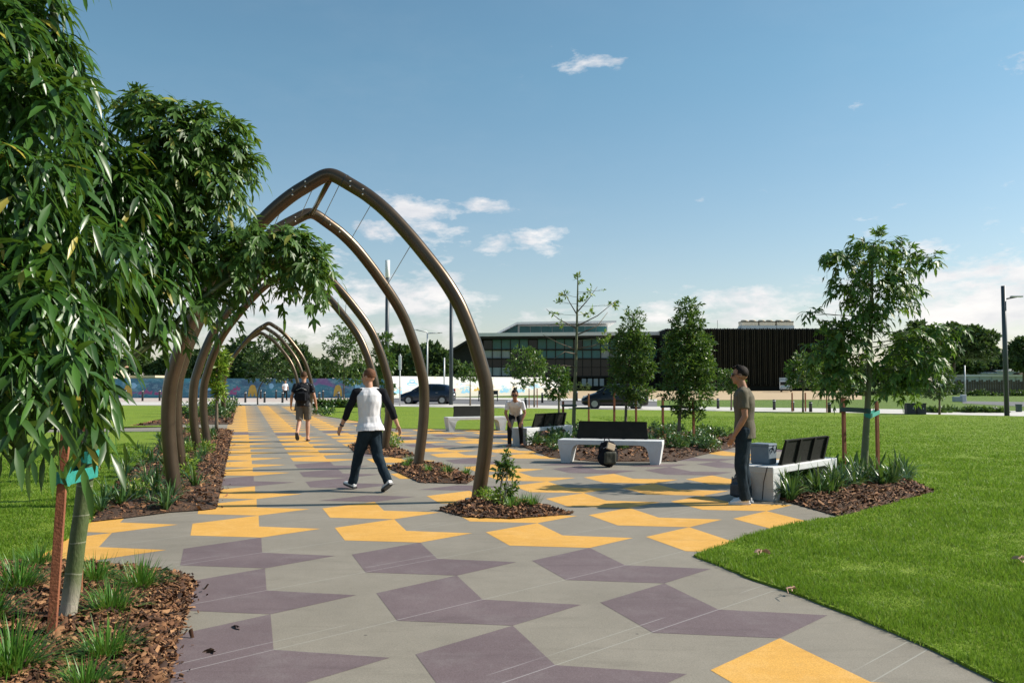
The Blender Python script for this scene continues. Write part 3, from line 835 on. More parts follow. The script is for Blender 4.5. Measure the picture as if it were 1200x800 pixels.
LAWN_R = [(9,-4),(3.5,2.5)]+near_edge+V2(G((1097,577),(1062,562),(1010,553),(985,545),(930,529),(868,520),(862,513),(780,504),(690,500),(626,504),(600,504),(462,502),(422,494),(378,487)))+ \
    V2(G((374,484.5),(372,475.2),(640,479),(1000,484),(1200,488),(1700,497)))+[(44,28),(22,-4)]
lawn('lawn', LAWN_R)
# left lawns: beside the near paving and beyond the cross path
LAWN_L = V2(G((-60,668),(40,655),(80,632),(106,612),(132,570),(180,526),(196,506),(100,506),(-200,512)))+[(-22,14),(-12,5)]
lawn('lawn', LAWN_L)
LAWN_L2 = V2(G((150,500.5),(196,500.5),(225,486),(240,476),(130,475),(-400,475)))+[(-40,29),(-22,26)]
lawn('lawn', LAWN_L2)

# grass blades on the near part of the lawns
def blades(name, poly, n, rng, hmin=.018, hmax=.040, dens=None, zt=.012):
    X, Y = sample_poly(poly, n, rng, dens); n = len(X)
    X = X+rng.normal(0, .018, n); Y = Y+rng.normal(0, .018, n)
    P0 = np.stack([X, Y, np.full(n, zt)], 1)
    dist = np.maximum(np.hypot(X, Y), 3)
    cl = np.array([noise.noise(Vector((x*1.3, y*1.3, 0))) + .6*noise.noise(Vector((x*5, y*5, 2))) for x, y in zip(X, Y)])
    h = rng.uniform(hmin, hmax, n)*(1.15+.85*cl).clip(.35, 2.1)
    ang = rng.uniform(0, 2*PI, n); lean = rng.uniform(.1, .9, n)
    tip = P0 + np.stack([np.cos(ang)*lean*h, np.sin(ang)*lean*h, h], 1)
    w = rng.uniform(.0016, .0032, n)*np.clip(dist/5, 1, 4)
    a2 = rng.uniform(0, 2*PI, n)
    s = np.stack([np.cos(a2)*w, np.sin(a2)*w, np.zeros(n)], 1)
    V = np.stack([P0-s, P0+s, tip], 1).reshape(-1, 3)
    F = np.arange(3*n).reshape(-1, 3)
    o = np_obj(name, V, [F], M['blade']); return tag(o, kind='stuff')
fall = lambda x, y: np.clip((5.5/np.maximum(np.hypot(x, y), 2))**2.3, .0, 1)*(np.abs(x) < .66*y+1.2)
nearR = [p for p in [(3.2,2.6)]+near_edge+V2(G((1097,577),(1062,562),(1010,553),(985,545),(930,529),(868,520)))]+[(3.3,40),(26,40),(26,4)]
blades('grass', nearR, 330000, RNG, dens=fall)
nearL = V2(G((-60,668),(40,655),(80,632),(106,612),(132,570),(180,526),(150,520)))+[(-11,19),(-13,12)]
blades('grass', nearL, 90000, RNG, dens=fall)

# ------------------------------------------------------------------ mulch beds
def bed(name, poly, h, nchip, csize, label, dens=None, sub=.22, edge=.25, spill=0.05, seed=1):
    """low mound with bark chips on it"""
    rng = np.random.default_rng(seed)
    poly = V2(poly)
    xs = [p[0] for p in poly]; ys = [p[1] for p in poly]
    def dist_edge(X, Y):
        d = np.full(len(X), 1e9)
        for i in range(len(poly)):
            a = np.array(poly[i]); b = np.array(poly[(i+1) % len(poly)]); ab = b-a
            t = np.clip(((X-a[0])*ab[0]+(Y-a[1])*ab[1])/(ab@ab+1e-12), 0, 1)
            d = np.minimum(d, np.hypot(X-a[0]-t*ab[0], Y-a[1]-t*ab[1]))
        return d
    def height(X, Y):
        d = np.where(inpoly(X, Y, poly), dist_edge(X, Y), 0)
        t = np.clip(d/edge, 0, 1); t = t*t*(3-2*t)
        nz = np.array([noise.noise(Vector((x*4, y*4, 7))) + .5*noise.noise(Vector((x*13, y*13, 1))) for x, y in zip(X, Y)])
        return .012 + t*h*(1+.35*nz)
    # mound: triangulated dense polygon
    bm = bmesh.new()
    ring = []
    for i in range(len(poly)):
        a = Vector(poly[i]); b = Vector(poly[(i+1) % len(poly)]); k = max(1, int((b-a).length/sub))
        for j in range(k): ring.append(a.lerp(b, j/k))
    from mathutils.geometry import delaunay_2d_cdt
    gx, gy = np.meshgrid(np.arange(min(xs), max(xs), sub), np.arange(min(ys), max(ys), sub))
    gx = gx.ravel()+rng.uniform(-.3, .3, gx.size)*sub; gy = gy.ravel()+rng.uniform(-.3, .3, gy.size)*sub
    k = inpoly(gx, gy, poly); gx, gy = gx[k], gy[k]
    k = dist_edge(gx, gy) > sub*.4; gx, gy = gx[k], gy[k]
    pts = ring+[Vector((x, y)) for x, y in zip(gx, gy)]
    edges = [(i, (i+1) % len(ring)) for i in range(len(ring))]
    r = delaunay_2d_cdt(pts, edges, [], 1, 1e-5)
    PX = np.array([p.x for p in r[0]]); PY = np.array([p.y for p in r[0]])
    Z = height(PX, PY)
    base_V = np.stack([PX, PY, Z], 1); base_F = np.array([f for f in r[2] if len(f) == 3])
    # orient up
    a, b, c = base_V[base_F[:,0]], base_V[base_F[:,1]], base_V[base_F[:,2]]
    dn = np.cross(b-a, c-a)[:,2] < 0; base_F[dn] = base_F[dn][:, ::-1]
    root = tag(np_obj(name, base_V, [base_F], M['mulch'], smooth=True), kind='stuff', label=None)
    X, Y = sample_poly(poly, nchip, rng, dens); n = len(X)
    X = X+rng.normal(0, spill, n)*(rng.random(n) < .25); Y = Y+rng.normal(0, spill, n)*(rng.random(n) < .25)
    Zc = height(X, Y)+rng.uniform(-.004, .018, n)
    L = rng.gamma(3.0, csize/3.0, n).clip(csize*.3, csize*2.4); W = L*rng.uniform(.18, .6, n)
    ang = rng.uniform(0, 2*PI, n); tilt = rng.normal(0, .45, n); roll = rng.normal(0, .6, n)
    d = np.stack([np.cos(ang)*np.cos(tilt), np.sin(ang)*np.cos(tilt), np.sin(tilt)], 1)
    up = np.stack([np.sin(roll)*-np.sin(ang), np.sin(roll)*np.cos(ang), np.cos(roll)], 1)
    s = unit(np.cross(up, d)); nn = np.cross(d, s)
    P0 = np.stack([X, Y, Zc], 1)
    a = (L/2)[:, None]*d; b = (W/2)[:, None]*s; cdn = (W*.35)[:, None]*nn
    j = lambda: rng.uniform(.55, 1.1, (n, 1))
    # bent chip: two quads folded along its length, ragged ends
    V = np.stack([P0-a*j()-b, P0-a*j()+cdn, P0-a*j()+b, P0+a*j()-b*.8, P0+a*j()+cdn, P0+a*j()+b*.7], 1).reshape(-1, 3)
    bs = (np.arange(n)*6)[:, None]
    F = np.concatenate([bs+np.array([[0,3,4,1]]), bs+np.array([[1,4,5,2]])])
    return root, V, F, height
def bed_full(name, poly, h, nchip, csize, label, **kw):
    root, V, F, height = bed(name, poly, h, nchip, csize, label, **kw)
    me = root.data
    # join chips and mound in one mesh
    mv = np.empty(len(me.vertices)*3, dtype=np.float32); me.vertices.foreach_get('co', mv); mv = mv.reshape(-1, 3)
    mf = np.array([list(p.vertices) for p in me.polygons])
    V2_, F2 = merge([(mv, [mf]), (V, [F])])
    new = np_mesh(name, V2_, F2, M['mulch'])
    new.materials.append(M['chip'])
    mi = np.zeros(len(new.polygons), dtype=np.int32); mi[len(mf):] = 1
    new.polygons.foreach_set('material_index', mi)
    root.data = new; bpy.data.meshes.remove(me)
    tag(root, label, 'mulch bed', kind='stuff')
    return height
BED_NEAR = G((228,680),(221,715),(205,762),(196,830),(-260,1050),(-300,700),(-40,668),(60,662),(150,668))
h_near = bed_full('mulch_bed', BED_NEAR, .06, 30000, .034, 'bark mulch around the staked tree in the near left corner', sub=.1, edge=.12, spill=.055, seed=2,
                  dens=lambda x, y: (np.abs(x) < .62*y+.4)*1.0)
BED_L = G((105,612),(150,607),(200,600.5),(240,598),(254,596),(262,560),(268,530),(273,505),(197,503),(182,526),(132,570))
h_left = bed_full('mulch_bed', BED_L, .07, 14000, .045, 'long bark mulch bed under the left feet of the near arches', sub=.25, seed=3, spill=.06)
BED_L2 = G((150,500),(226,497.2),(272,497.2),(277,477.3),(246,477.3),(196,490))
h_left2 = bed_full('mulch_bed', BED_L2, .06, 2500, .09, 'bark mulch bed under the left feet of the far arches', sub=.6, seed=4, edge=.4)
BED_A = G((514,598),(545,588),(600,585),(672,602.5),(600,608),(545,606))
h_a = bed_full('mulch_bed', BED_A, .05, 3500, .04, 'small pointed mulch bed at the right foot of the nearest arch', sub=.12, edge=.2, seed=5, spill=.04)
BED_B = G((454,548),(482,541),(520,546),(558,560),(548,567),(492,565.5))
h_b = bed_full('mulch_bed', BED_B, .05, 2500, .05, 'small mulch bed with grass tufts at the right foot of the second arch', sub=.16, edge=.2, seed=6, spill=.04)
BED_C = G((408,522),(440,514),(488,534),(470,537),(415,530))
h_c = bed_full('mulch_bed', BED_C, .05, 1500, .06, 'small mulch bed behind the walking man in the white and black shirt', sub=.25, edge=.25, seed=7, spill=.04)
BED_M = G((606,521),(645,536),(700,541),(790,541),(866,523),(862,514),(780,505),(690,501),(634,505),(622,513))
h_m = bed_full('mulch_bed', BED_M, .07, 5500, .07, 'long mulch bed behind the middle bench', sub=.35, seed=8, edge=.3, spill=.05)
BED_R = G((905,583),(985,606),(1096,576),(1062,561),(1000,556),(960,562),(925,572))
h_r = bed_full('mulch_bed', BED_R, .07, 6500, .045, 'mulch bed around the staked tree beside the right bench', sub=.15, seed=9, edge=.25, spill=.03)

# ------------------------------------------------------------------ ways beyond the lawn
def band(name, line_near, line_far, z, m):
    a = V2(G(*line_near)); b = V2(G(*line_far))
    return sheet(name, a+b[::-1], z, m)
band('footpath', [(-700,474.5),(372,474.5),(640,478.5),(1000,483.5),(1200,487.5),(1700,497)], [(-700,470.5),(372,470.6),(640,474.6),(1000,478.6),(1200,481.5),(1700,490)], .004, M['footpath'])
band('road', [(420,471.6),(640,474.8),(770,476.2)], [(420,466.5),(640,469.3),(770,470.6)], .010, M['asphalt'])
band('footpath', [(-700,470.7),(420,471.0)], [(-700,466.0),(420,466.0)], .006, M['pinkpave'])
band('footpath', [(420,466.6),(640,469.4),(770,470.7)], [(420,464.5),(640,467.0),(770,468.2)], .05, M['footpath'])
band('sand', [(640,466.8),(760,467.6),(1010,467.0)], [(650,457.5),(760,457.2),(1010,457.2)], -.085, M['sand'])
band('road', [(1128,471.2),(1200,474.6),(1500,481),(1700,484)], [(1128,468.6),(1200,469.6),(1500,472),(1700,473)], -.088, M['asphalt'])
# ------------------------------------------------------------------ arches
HALF = [(0,4.415),(.08,4.398),(.17,4.35),(.27,4.288),(.51,4.135),(.78,3.905),(1.06,3.60),(1.28,3.33),(1.53,3.0),(1.72,2.69),(1.84,2.42),(1.945,2.14),(2.03,1.85),(2.095,1.60),(2.12,1.33),(2.118,1.0),(2.09,.66),(2.045,.32),(1.99,-.06)]
def crom(pts, sub=4):
    out = []
    for i in range(len(pts)-1):
        p0 = Vector(pts[max(i-1, 0)]); p1 = Vector(pts[i]); p2 = Vector(pts[i+1]); p3 = Vector(pts[min(i+2, len(pts)-1)])
        for j in range(sub):
            t = j/sub
            out.append(.5*((2*p1)+(-p0+p2)*t+(2*p0-5*p1+4*p2-p3)*t*t+(-p0+3*p1-3*p2+p3)*t**3))
    out.append(Vector(pts[-1])); return out
full = [(-x, z) for x, z in reversed(HALF)]+HALF[1:]
curve = crom([(x, 0, z) for x, z in full], 3)
arch_mesh = None
def arch(fl, fr, label, group, zs=1.0, parts=True):
    global arch_mesh
    a, b = gp(*fl), gp(*fr); c = (a+b)/2; L = (b-a).length
    rz = math.atan2(b.y-a.y, b.x-a.x)
    root = thing('steel_arch', label, 'arch', (c.x, c.y, 0), rz, group)
    root.scale = (L/4.0, 1, zs)
    if arch_mesh is None:
        mb = MB(); mb.tube(curve, .093, 20); arch_mesh = mb.mesh('arch_pipe', M['steel'], True)
    o = bpy.data.objects.new('pipe', arch_mesh); COL.objects.link(o); o.parent = root
    if parts:
        for sx_ in (-1, 1):
            mb = MB()
            mb.tube([(sx_*1.995, 0, .005), (sx_*1.997, 0, .03)], [.17, .17], 20); mb.build('base_plate', M['steel'], root)
            for (t, dx) in ((.30, 0), (.47, 0)):
                for dy in (-.035, .035):
                    m2 = MB(); x = sx_*t; zc = 4.27 if t < .4 else 4.16
                    m2.ball((x, -.088, zc+dy), .014, 8, 5); m2.build('bolt', M['bolt'], root)
        # joint line at the crown
        mb = MB(); mb.tube([(.20, 0, 4.333), (.212, 0, 4.326)], .0955, 20); mb.build('sleeve_joint', M['dark_post'], root)
    return root, Matrix.Translation(c) @ Matrix.Rotation(rz, 4, 'Z') @ Matrix.Diagonal((L/4.0, 1, zs, 1))
g1 = 'bronze steel arches over the near end of the path'
g2 = 'bronze steel arches over the far end of the path'
A, mA = arch((206,586), (560,587.5), 'nearest and tallest-looking bronze steel pipe arch over the path', g1)
B, mB = arch((214,563), (489.5,548), 'second bronze steel pipe arch, tied by strut and cables to the nearest one', g1, 1.035)
C_, mC = arch((232,532), (450,529), 'third bronze steel pipe arch, its right foot behind the walking man in white', g1, 1.01)
D_, mD = arch((243,521), (434,523), 'fourth bronze steel pipe arch, last of the near group', g1, 1.0)
E_, mE = arch((264,488), (362,487), 'front arch of the far group, largest of those three', g2, 1.0)
F_, mF = arch((263,484.6), (354,484.6), 'middle arch of the far group of three', g2, 1.0)
G_, mG = arch((262,481.2), (346.5,481.2), 'rearmost and smallest-looking arch of the far group', g2, 1.0)
def on(m, t):     # point on an arch, t index along the curve 0..1
    return m @ curve[int(round(t*(len(curve)-1)))]
def strut(m1, m2, label):
    mb = MB(); p, q = on(m1, .5)+Vector((0, 0, -.08)), on(m2, .5)+Vector((0, 0, -.02))
    mb.tube([p, q], .038, 10); d = (q-p).normalized()
    mb.tube([q-d*.14, q-d*.02], .055, 10)
    o = mb.build('strut', M['steel'], None, True); tag(o, label, 'strut')
strut(mA, mB, 'straight steel strut joining the tops of the two nearest arches')
strut(mC, mD, 'straight steel strut joining the tops of the third and fourth arches')
def cables(m1, m2, who):
    for i, (t1, t2, w) in enumerate([(.56,.565,'upper'),(.62,.63,'middle'),(.68,.70,'lower')]):
        for s, side in ((1, 'right'), (-1, 'left')):
            a, b = (t1, t2) if s == 1 else (1-t1, 1-t2)
            mb = MB(); mb.tube([on(m1, a), on(m2, b)], .006, 6)
            o = mb.build('cable', M['cable'], None, True)
            tag(o, f'thin steel cable, {w} one on the {side} side between {who}', 'cable', 'thin steel cables between the arches')
cables(mA, mB, 'the two nearest arches')
cables(mC, mD, 'the third and fourth arches')

# ------------------------------------------------------------------ benches
def bench_base_poly():
    """front outline of the precast bench, x along, z up"""
    pts = [(-1.025,.46),(1.025,.46),(.965,0),(.79,0)]
    # right inner fillet
    for a in range(0, 91, 15):
        r = .10; t = math.radians(a); pts.append((.70-r*math.sin(t)*1.0+.0, .24+ (.0) + r*(1-math.cos(t)) + .0) if False else (.735-.135*math.sin(t)*.9, .245+.085*(1-math.cos(t)))) 
    left = [(-x, z) for x, z in pts[2:]][::-1]
    return pts+left
def make_bench(label, loc, rz):
    root = thing('white_bench', label, 'bench', loc, rz, 'white precast benches with dark backrests')
    # seat: slab 0.1 thick, front face y=-.25, back y=.25 ; backrest at +y
    def loft(poly_f, y0, y1, y0b, y1b, m, name):
        pass
    mb = MB(); mb.box((0, 0, .413), (2.05, .50, .094), bev=.012); mb.build('seat', M['white_conc'], root)
    for s in (-1, 1):
        # leg: tapers downwards, inner side has a soft curve up into the seat
        prof = [(1.022,.385),(.965,0),(.79,0)]+[(.79-.14*math.sin(math.radians(a))**1.5 - .0*a - (a/90)*.055, .25*(a/90)**.7+(.125*(1-math.cos(math.radians(a))))+.0) for a in range(15, 91, 15)]
        prof = [(1.022,.375),(.960,0),(.790,0),(.768,.13),(.748,.24),(.728,.30),(.695,.340),(.645,.362),(.60,.367),(.60,.375)]
        bm = bmesh.new()
        def ring(y, sc):
            return [bm.verts.new((s*px, y*(1 if pz > .2 else (.86+.14*pz/.2)), pz)) for px, pz in prof]
        r1 = ring(-.247, 1); r2 = ring(.247, 1)
        n = len(prof)
        for i in range(n): bm.faces.new((r1[i], r1[(i+1) % n], r2[(i+1) % n], r2[i]))
        bm.faces.new(r1); bm.faces.new(r2)
        bmesh.ops.recalc_face_normals(bm, faces=bm.faces[:])
        bmesh.ops.triangulate(bm, faces=[f for f in bm.faces if len(f.verts) > 4], ngon_method='EAR_CLIP')
        me = bpy.data.meshes.new('leg'); bm.to_mesh(me); bm.free(); me.materials.append(M['white_conc'])
        o = bpy.data.objects.new('leg', me); COL.objects.link(o); o.parent = root
    tilt = Matrix.Rotation(math.radians(-14), 3, 'X')
    o0 = Vector((0, .17, .475))
    mb = MB()
    H = .335
    for k in range(13):
        z = .02+k*(H-.03)/12
        w = 1.42+.0*z - .10*(z/H)
        mb.box(o0+tilt @ Vector((0, 0, z)), (w, .012, .0235), tilt.to_3x3())
    b = mb.build('backrest', M['slat'], root)
    for x in (-.685, -.235, .235, .685):
        m2 = MB(); m2.box(o0+tilt @ Vector((x*(1-.03), .022, H/2-.02)), (.05, .03, H+.05), tilt); m2.box(o0+tilt @ Vector((x, .035, -.03)) , (.05, .09, .012))
        m2.build('back_bracket', M['slat'], b)
    m2 = MB()
    for z in (0.0, H): m2.box(o0+tilt @ Vector((0, .006, z)), (1.44-.10*(z/H), .03, .014), tilt)
    for s in (-1, 1):
        p, q = o0+tilt @ Vector((s*.715, .006, 0)), o0+tilt @ Vector((s*.665, .006, H)); m2.tube([p, q], .011, 6)
    m2.build('back_rail', M['slat'], b)
    return root
def bench_from(pl, pr, label, flip=False):
    """pl, pr: left and right ends of the base line; the backrest is on the far side (flip: near side)"""
    a, b = gp(*pl), gp(*pr); d = (b-a).normalized(); nrm = Vector((-d.y, d.x, 0))
    c = (a+b)/2 + (nrm*.25 if not flip else Vector((0,0,0)))
    return make_bench(label, (c.x, c.y, 0), math.atan2(d.y, d.x)+(PI if flip else 0))
bench_from((652,542), (778,545), 'white bench in the middle with a backpack on the ground before it')
bench_from((883,587), (965,570), 'white bench at the right, seen from behind its dark backrest, next to the standing man', True)
bench_from((522,505.5), (597,504), 'white bench farthest back, at the lawn edge behind the arches')
bench_from((601,523.5), (668,517), 'white bench seen from behind, next to the woman leaning forward', True)

# ------------------------------------------------------------------ bollards and lamp posts
bol = None
def bollard(x, y, label, hpx=12.0):
    global bol
    p = gp(x, y)
    if bol is None:
        bol = thing('bollard', label, 'bollard', p, 0, 'short dark bollards along the road')
        mb = MB(); mb.tube([(0,0,0), (0,0,.80), (0,0,.83)], [.075,.075,.06], 12); mb.build('post', M['dark_post'], bol, True)
        mb = MB(); mb.tube([(0,0,.70), (0,0,.745)], .0765, 12); mb.build('reflector_band', M['pale_metal'], bol, True)
        o = bol
    else:
        o = copy_tree(bol, p, 0, label)
    H = hpx*p.y/1000
    o.scale = (1.15, 1.15, H/.83*1.2)
    return o
lf = 'dark bollard in the front row left of the path, '
rowl = [(147,469.5,'leftmost of the front row, seen under the near tree'),(167,469.8,'second of the front row from the left'),(187,469.6,'front row, just left of the nearest arch foot'),(310,471.6,'front row, at the left inside the far arches'),
        (331,471.8,'front row, in front of the distant walker'),(374,472.0,'front row, right beside the man with the backpack'),(396.5,471.6,'front row, next to the slender tree trunk'),(287.5,471.5,'front row, at the left edge of the path end')]
for x, y, t in rowl: bollard(x, y, 'dark bollard, '+t, 11)
for x, y, t in [(151,465.5,'left of the yellow mural panel'),(184.5,465.5,'left of the first arch leg, second row'),(305.5,467,'second row inside the far arches at left'),(323.5,467,'second row, left of the distant walker'),(378.5,467.5,'second row behind the man with the backpack'),(416,467.5,'second row, left of the white shirt man'),(253,467,'second row between the arch legs')]:
    bollard(x, y, 'dark bollard, '+t, 9)
for x, y, t in [(635.5,472,'beside the three thin trunks near the white mural fence'),(616,478,'left of the three thin trunks'),(841.5,478.5,'on the pale footpath, left of the standing man'),(907.3,480,'on the pale footpath, right of the standing man'),(929,481.5,'first right of the staked tree pair'),(950,482.5,'under the small tree at the footpath'),(972,483.5,'left of the right staked tree'),(676,470,'near the black car front'),(757,474.5,'behind the two dense trees')]:
    bollard(x, y, 'dark bollard, '+t, 10)

def lamp(x, ytop, ybase, wpx, label, arms=(), top_white=0, Y=None, m='post_blue'):
    p = gp(x, ybase) if Y is None else Vector((at(x, ybase, Y).x, Y, 0))
    Y = p.y; t = at(x, ytop, Y); r = wpx*Y/2000
    root = thing('lamp_post', label, 'lamp post', (p.x, p.y, 0))
    h = t.z
    mb = MB(); mb.tube([(0,0,0), (0,0,h-top_white)], [r, r*.92], 12); mb.build('pole', M[m], root, True)
    if top_white:
        mb = MB(); mb.tube([(0,0,h-top_white), (0,0,h-top_white+.1), (0,0,h)], [r*.7, r*1.1, r*1.1], 12); mb.build('lantern', M['white_paint'], root, True)
    for (dx, dz, up) in arms:
        mb = MB(); z = h+dz
        mb.tube([(0,0,z), (dx, 0, z+up)], .035*Y/60+.01, 8); mb.build('arm', M[m], root, True)
        mb = MB(); mb.box((dx, 0, z+up+.02), (.55, .22, .07), bev=.02); mb.build('lamp_head', M['pale_metal'], root)
    return root
lamp(453, 305, 474, 5.0, 'tall dark pole with a white cylinder lantern, behind the arch legs', top_white=1.3, Y=62)
lamp(528.5, 351, 473, 4.6, 'tall dark plain pole left of the glass building', Y=62)
lamp(1180, 335, 487, 5.6, 'tall dark lamp post with one short arm at the right edge', arms=[(.62,-.65,.12)], Y=40.8)
lamp(500.5, 389, 468, 1.8, 'pale street lamp with two outstretched arms behind the mural fence', arms=[(-1.3,0,.25),(1.5,-.15,.05)], Y=100, m='pale_metal')
lamp(520.5, 419, 468, 1.8, 'short pale grey post left of the dark plain pole', Y=85, m='pale_metal')
lamp(1131.5, 428, 470, 1.4, 'thin pale pole beside the white concrete block at right', Y=78, m='pale_metal')

# totem sign (pale) by the road
root = thing('sign_pole', 'thin pale pole with a narrow white blade sign, left of the blue car', 'sign', (at(468.5, 475, 60).x, 60, 0))
mb = MB(); mb.tube([(0,0,0), (0,0,3.6)], .045, 8); mb.build('pole', M['pale_metal'], root, True)
mb = MB(); mb.box((0, 0, 3.0), (.22, .05, 1.0), bev=.01); mb.build('blade_sign', M['white_paint'], root)

# ------------------------------------------------------------------ mural fences
def mural_blue():
    m, nt, b = basemat('blue_mural'); pos = coords(nt)
    mp = nt.new('ShaderNodeMapping', inp={'Vector': pos, 'Scale': (1, .2, 2.0)})
    v = mp.outputs[0]
    col = nt.mix(nt.noise(.35, 5, .7, v, .4, .62), (.045, .12, .21), (.05, .23, .31))
    col = nt.mix(nt.math('MULTIPLY', nt.noise(.9, 6, .8, v, .50, .60, .6), .75), col, (.20, .36, .44))
    col = nt.mix(nt.math('MULTIPLY', nt.noise(.5, 5, .8, v, .56, .62, 1.5), .7), col, (.06, .30, .42))
    col = nt.mix(nt.math('MULTIPLY', nt.noise(2.6, 6, .8, v, .6, .68, .6), .5), col, (.55, .65, .70))
    col = nt.mix(nt.math('MULTIPLY', nt.noise(.22, 3, .6, v, .62, .66, 1), .6), col, (.30, .08, .30))
    nt.l.new(col, b.inputs['Base Color']); b.inputs['Roughness'].default_value = .6
    return m
def mural_white():
    m, nt, b = basemat('white_mural'); pos = coords(nt)
    mp = nt.new('ShaderNodeMapping', inp={'Vector': pos, 'Scale': (1, .2, 1.4)})
    v = mp.outputs[0]
    sx_ = nt.n.new('ShaderNodeSeparateXYZ'); nt.l.new(pos, sx_.inputs[0]); z = sx_.outputs[2]
    n_ = nt.noise(1.2, 4, .6, v, .3, .7)
    low = nt.math('LESS_THAN', nt.math('ADD', z, nt.math('MULTIPLY', n_, -1.0)), .30)
    mid = nt.math('LESS_THAN', nt.math('ADD', z, nt.math('MULTIPLY', nt.noise(.8, 5, .7, v, .35, .65, .5), -1.3)), .25)
    col = nt.mix(nt.math('MULTIPLY', mid, .75), (.74, .73, .74), (.22, .47, .64))
    col = nt.mix(nt.math('MULTIPLY', low, .8), col, (.68, .58, .48))
    col = nt.mix(nt.math('MULTIPLY', nt.noise(.9, 5, .7, v, .58, .62, 1.2), .5), col, (.55, .35, .12))
    nt.l.new(col, b.inputs['Base Color']); b.inputs['Roughness'].default_value = .55
    return m
M['mural_blue'], M['mural_white'] = mural_blue(), mural_white()
M['sun_yellow'] = mat('mural_yellow', (.50, .32, .05), (.58, .38, .08), 3, .6)
M['mural_pink'] = mat('mural_pink', (.28, .06, .20), (.34, .12, .26), 3, .6)
M['mural_sky'] = mat('mural_light_blue', (.20, .45, .68), (.30, .55, .74), 3, .6)
def fence(x0, x1, Y, ztop, m, label, cat, zb=0, step=2.4, slope=0):
    a = at(x0, 460, Y).x; b = at(x1, 460, Y+slope).x
    root = thing('mural_fence', label, cat, (a, Y, 0), math.atan2(slope, b-a))
    L = math.hypot(b-a, slope); n = max(1, int(L/step))
    for i in range(n):
        mb = MB(); xa, xb = L*i/n, L*(i+1)/n
        mb.box(((xa+xb)/2, 0, (zb+ztop)/2), (xb-xa-.03, .05, ztop-zb)); mb.build('panel', m, root)
        mb = MB(); mb.box((xa, .06, ztop/2+.02), (.07, .07, ztop)); mb.build('post', M['pale_metal'], root)
    return root
bf = fence(96, 452, 90, 2.05, M['mural_blue'], 'long blue painted hoarding across the end of the path', 'fence', step=4.5)
def shape(root, x, z, w, h, m, name='painted_shape', yoff=-.03, kind=0):
    mb = MB()
    if kind == 0: pts = [(-.5,0),(-.42,.55),(-.25,.92),(0,1),(.25,.92),(.42,.55),(.5,0),(.28,0),(.2,.35),(.1,0),(-.1,0),(-.2,.35),(-.28,0)]
    elif kind == 1: pts = [(-.5,.1),(-.3,.6),(-.1,.35),(.1,.9),(.3,.45),(.5,.7),(.45,.0),(.1,.15),(-.2,0)]
    else: pts = [(math.cos(a)*.5*(1+.12*math.cos(5*a)), .5+math.sin(a)*.5) for a in [2*PI*i/20 for i in range(20)]]
    P_ = [(x+px*w, z+pz*h) for px, pz in pts]
    n = len(P_); vs = [(px, yoff, pz) for px, pz in P_]+[(px, yoff+.004, pz) for px, pz in P_]
    bm = bmesh.new(); bv = [bm.verts.new(v) for v in vs]
    f = bm.faces.new(bv[:n][::-1]) ; bmesh.ops.triangulate(bm, faces=[f], ngon_method='EAR_CLIP')
    me = bpy.data.meshes.new(name); bm.to_mesh(me); bm.free(); me.materials.append(m)
    o = bpy.data.objects.new(name, me); COL.objects.link(o); o.parent = root; return o
xa = at(96, 460, 90).x
def fx(px): return at(px, 460, 90).x-xa
for px, w in ((150,1.0),(296,1.0),(396,.95)): shape(bf, fx(px), .15, w, 1.25, M['sun_yellow'], kind=0)
for px, w, z in ((170,1.6,.35),(186,1.0,.3),(270,1.4,.3),(277,.8,.75)): shape(bf, fx(px), z, w, .65, M['mural_pink'], kind=1)
for px, w, z in ((156,.8,1.0),(318,.5,.95),(366,.5,.9),(419,.6,.9),(345,.9,.25),(245,.8,.8)): shape(bf, fx(px), z, w, .6, M['mural_sky'], kind=2)
wf = fence(455, 656, 92, 2.3, M['mural_white'], 'white painted hoarding with pale blue pictures behind the blue car', 'fence', step=4.5, slope=22)
xa = at(455, 460, 92).x
def fx2(px): return (px-455)/201*math.hypot(at(656, 460, 114).x-xa, 22)
for (dx, z, w, h) in ((0, 1.28, 1.6, .4), (0, 1.55, .9, .45)):
    shape(wf, fx2(478)+dx, z, w, h, M['mural_sky'], kind=2)
for (dx, z, w, h) in ((0, 1.36, 1.1, .16), (0, 1.66, .55, .2)):
    shape(wf, fx2(478)+dx, z, w, h, M['white_paint'], kind=2, yoff=-.034)
shape(wf, fx2(487), .5, 1.4, .8, M['sun_yellow'], kind=1); shape(wf, fx2(548), .6, 1.2, .6, M['sun_yellow'], kind=1)
for px in (463, 535, 580, 560, 602): shape(wf, fx2(px), .35, 1.6, .7, M['mural_sky'], kind=1)

# ------------------------------------------------------------------ glass building
YB = 190
def bx(px): return at(px, 440, YB).x
def bz(py): return at(700, py, YB).z
M['teal_glass'] = mat('teal_glass', (.028, .135, .145), (.038, .17, .18), .5, .15, spec=.35, world=True)
M['soffit'] = mat('dark_soffit', (.022, .023, .022), (.032, .032, .030), 1, .8, spec=.2)
M['fascia'] = mat('pale_fascia', (.62, .62, .62), (.68, .68, .68), 1, .5)
M['panel_grey'] = mat('pale_cladding', (.30, .34, .35), (.36, .40, .41), .6, .7, spec=.2)
M['inner_dark'] = mat('dark_interior', (.012, .014, .014), (.02, .022, .02), 1, .8)
gb = thing('glass_building', 'glass office building with thin white flat roofs behind the middle trees', 'building', (0, YB, 0))
def gbox(name, x0, x1, y0, y1, z0, z1, m, parent=gb):
    mb = MB(); mb.box(((x0+x1)/2, (y0+y1)/2, (z0+z1)/2), (x1-x0, y1-y0, z1-z0)); return mb.build(name, m, parent)
X0, X1 = bx(545), bx(782)
gbox('core', X0+2, X1, 3, 30, 0, bz(397), M['inner_dark'])
zr = bz(392.5)
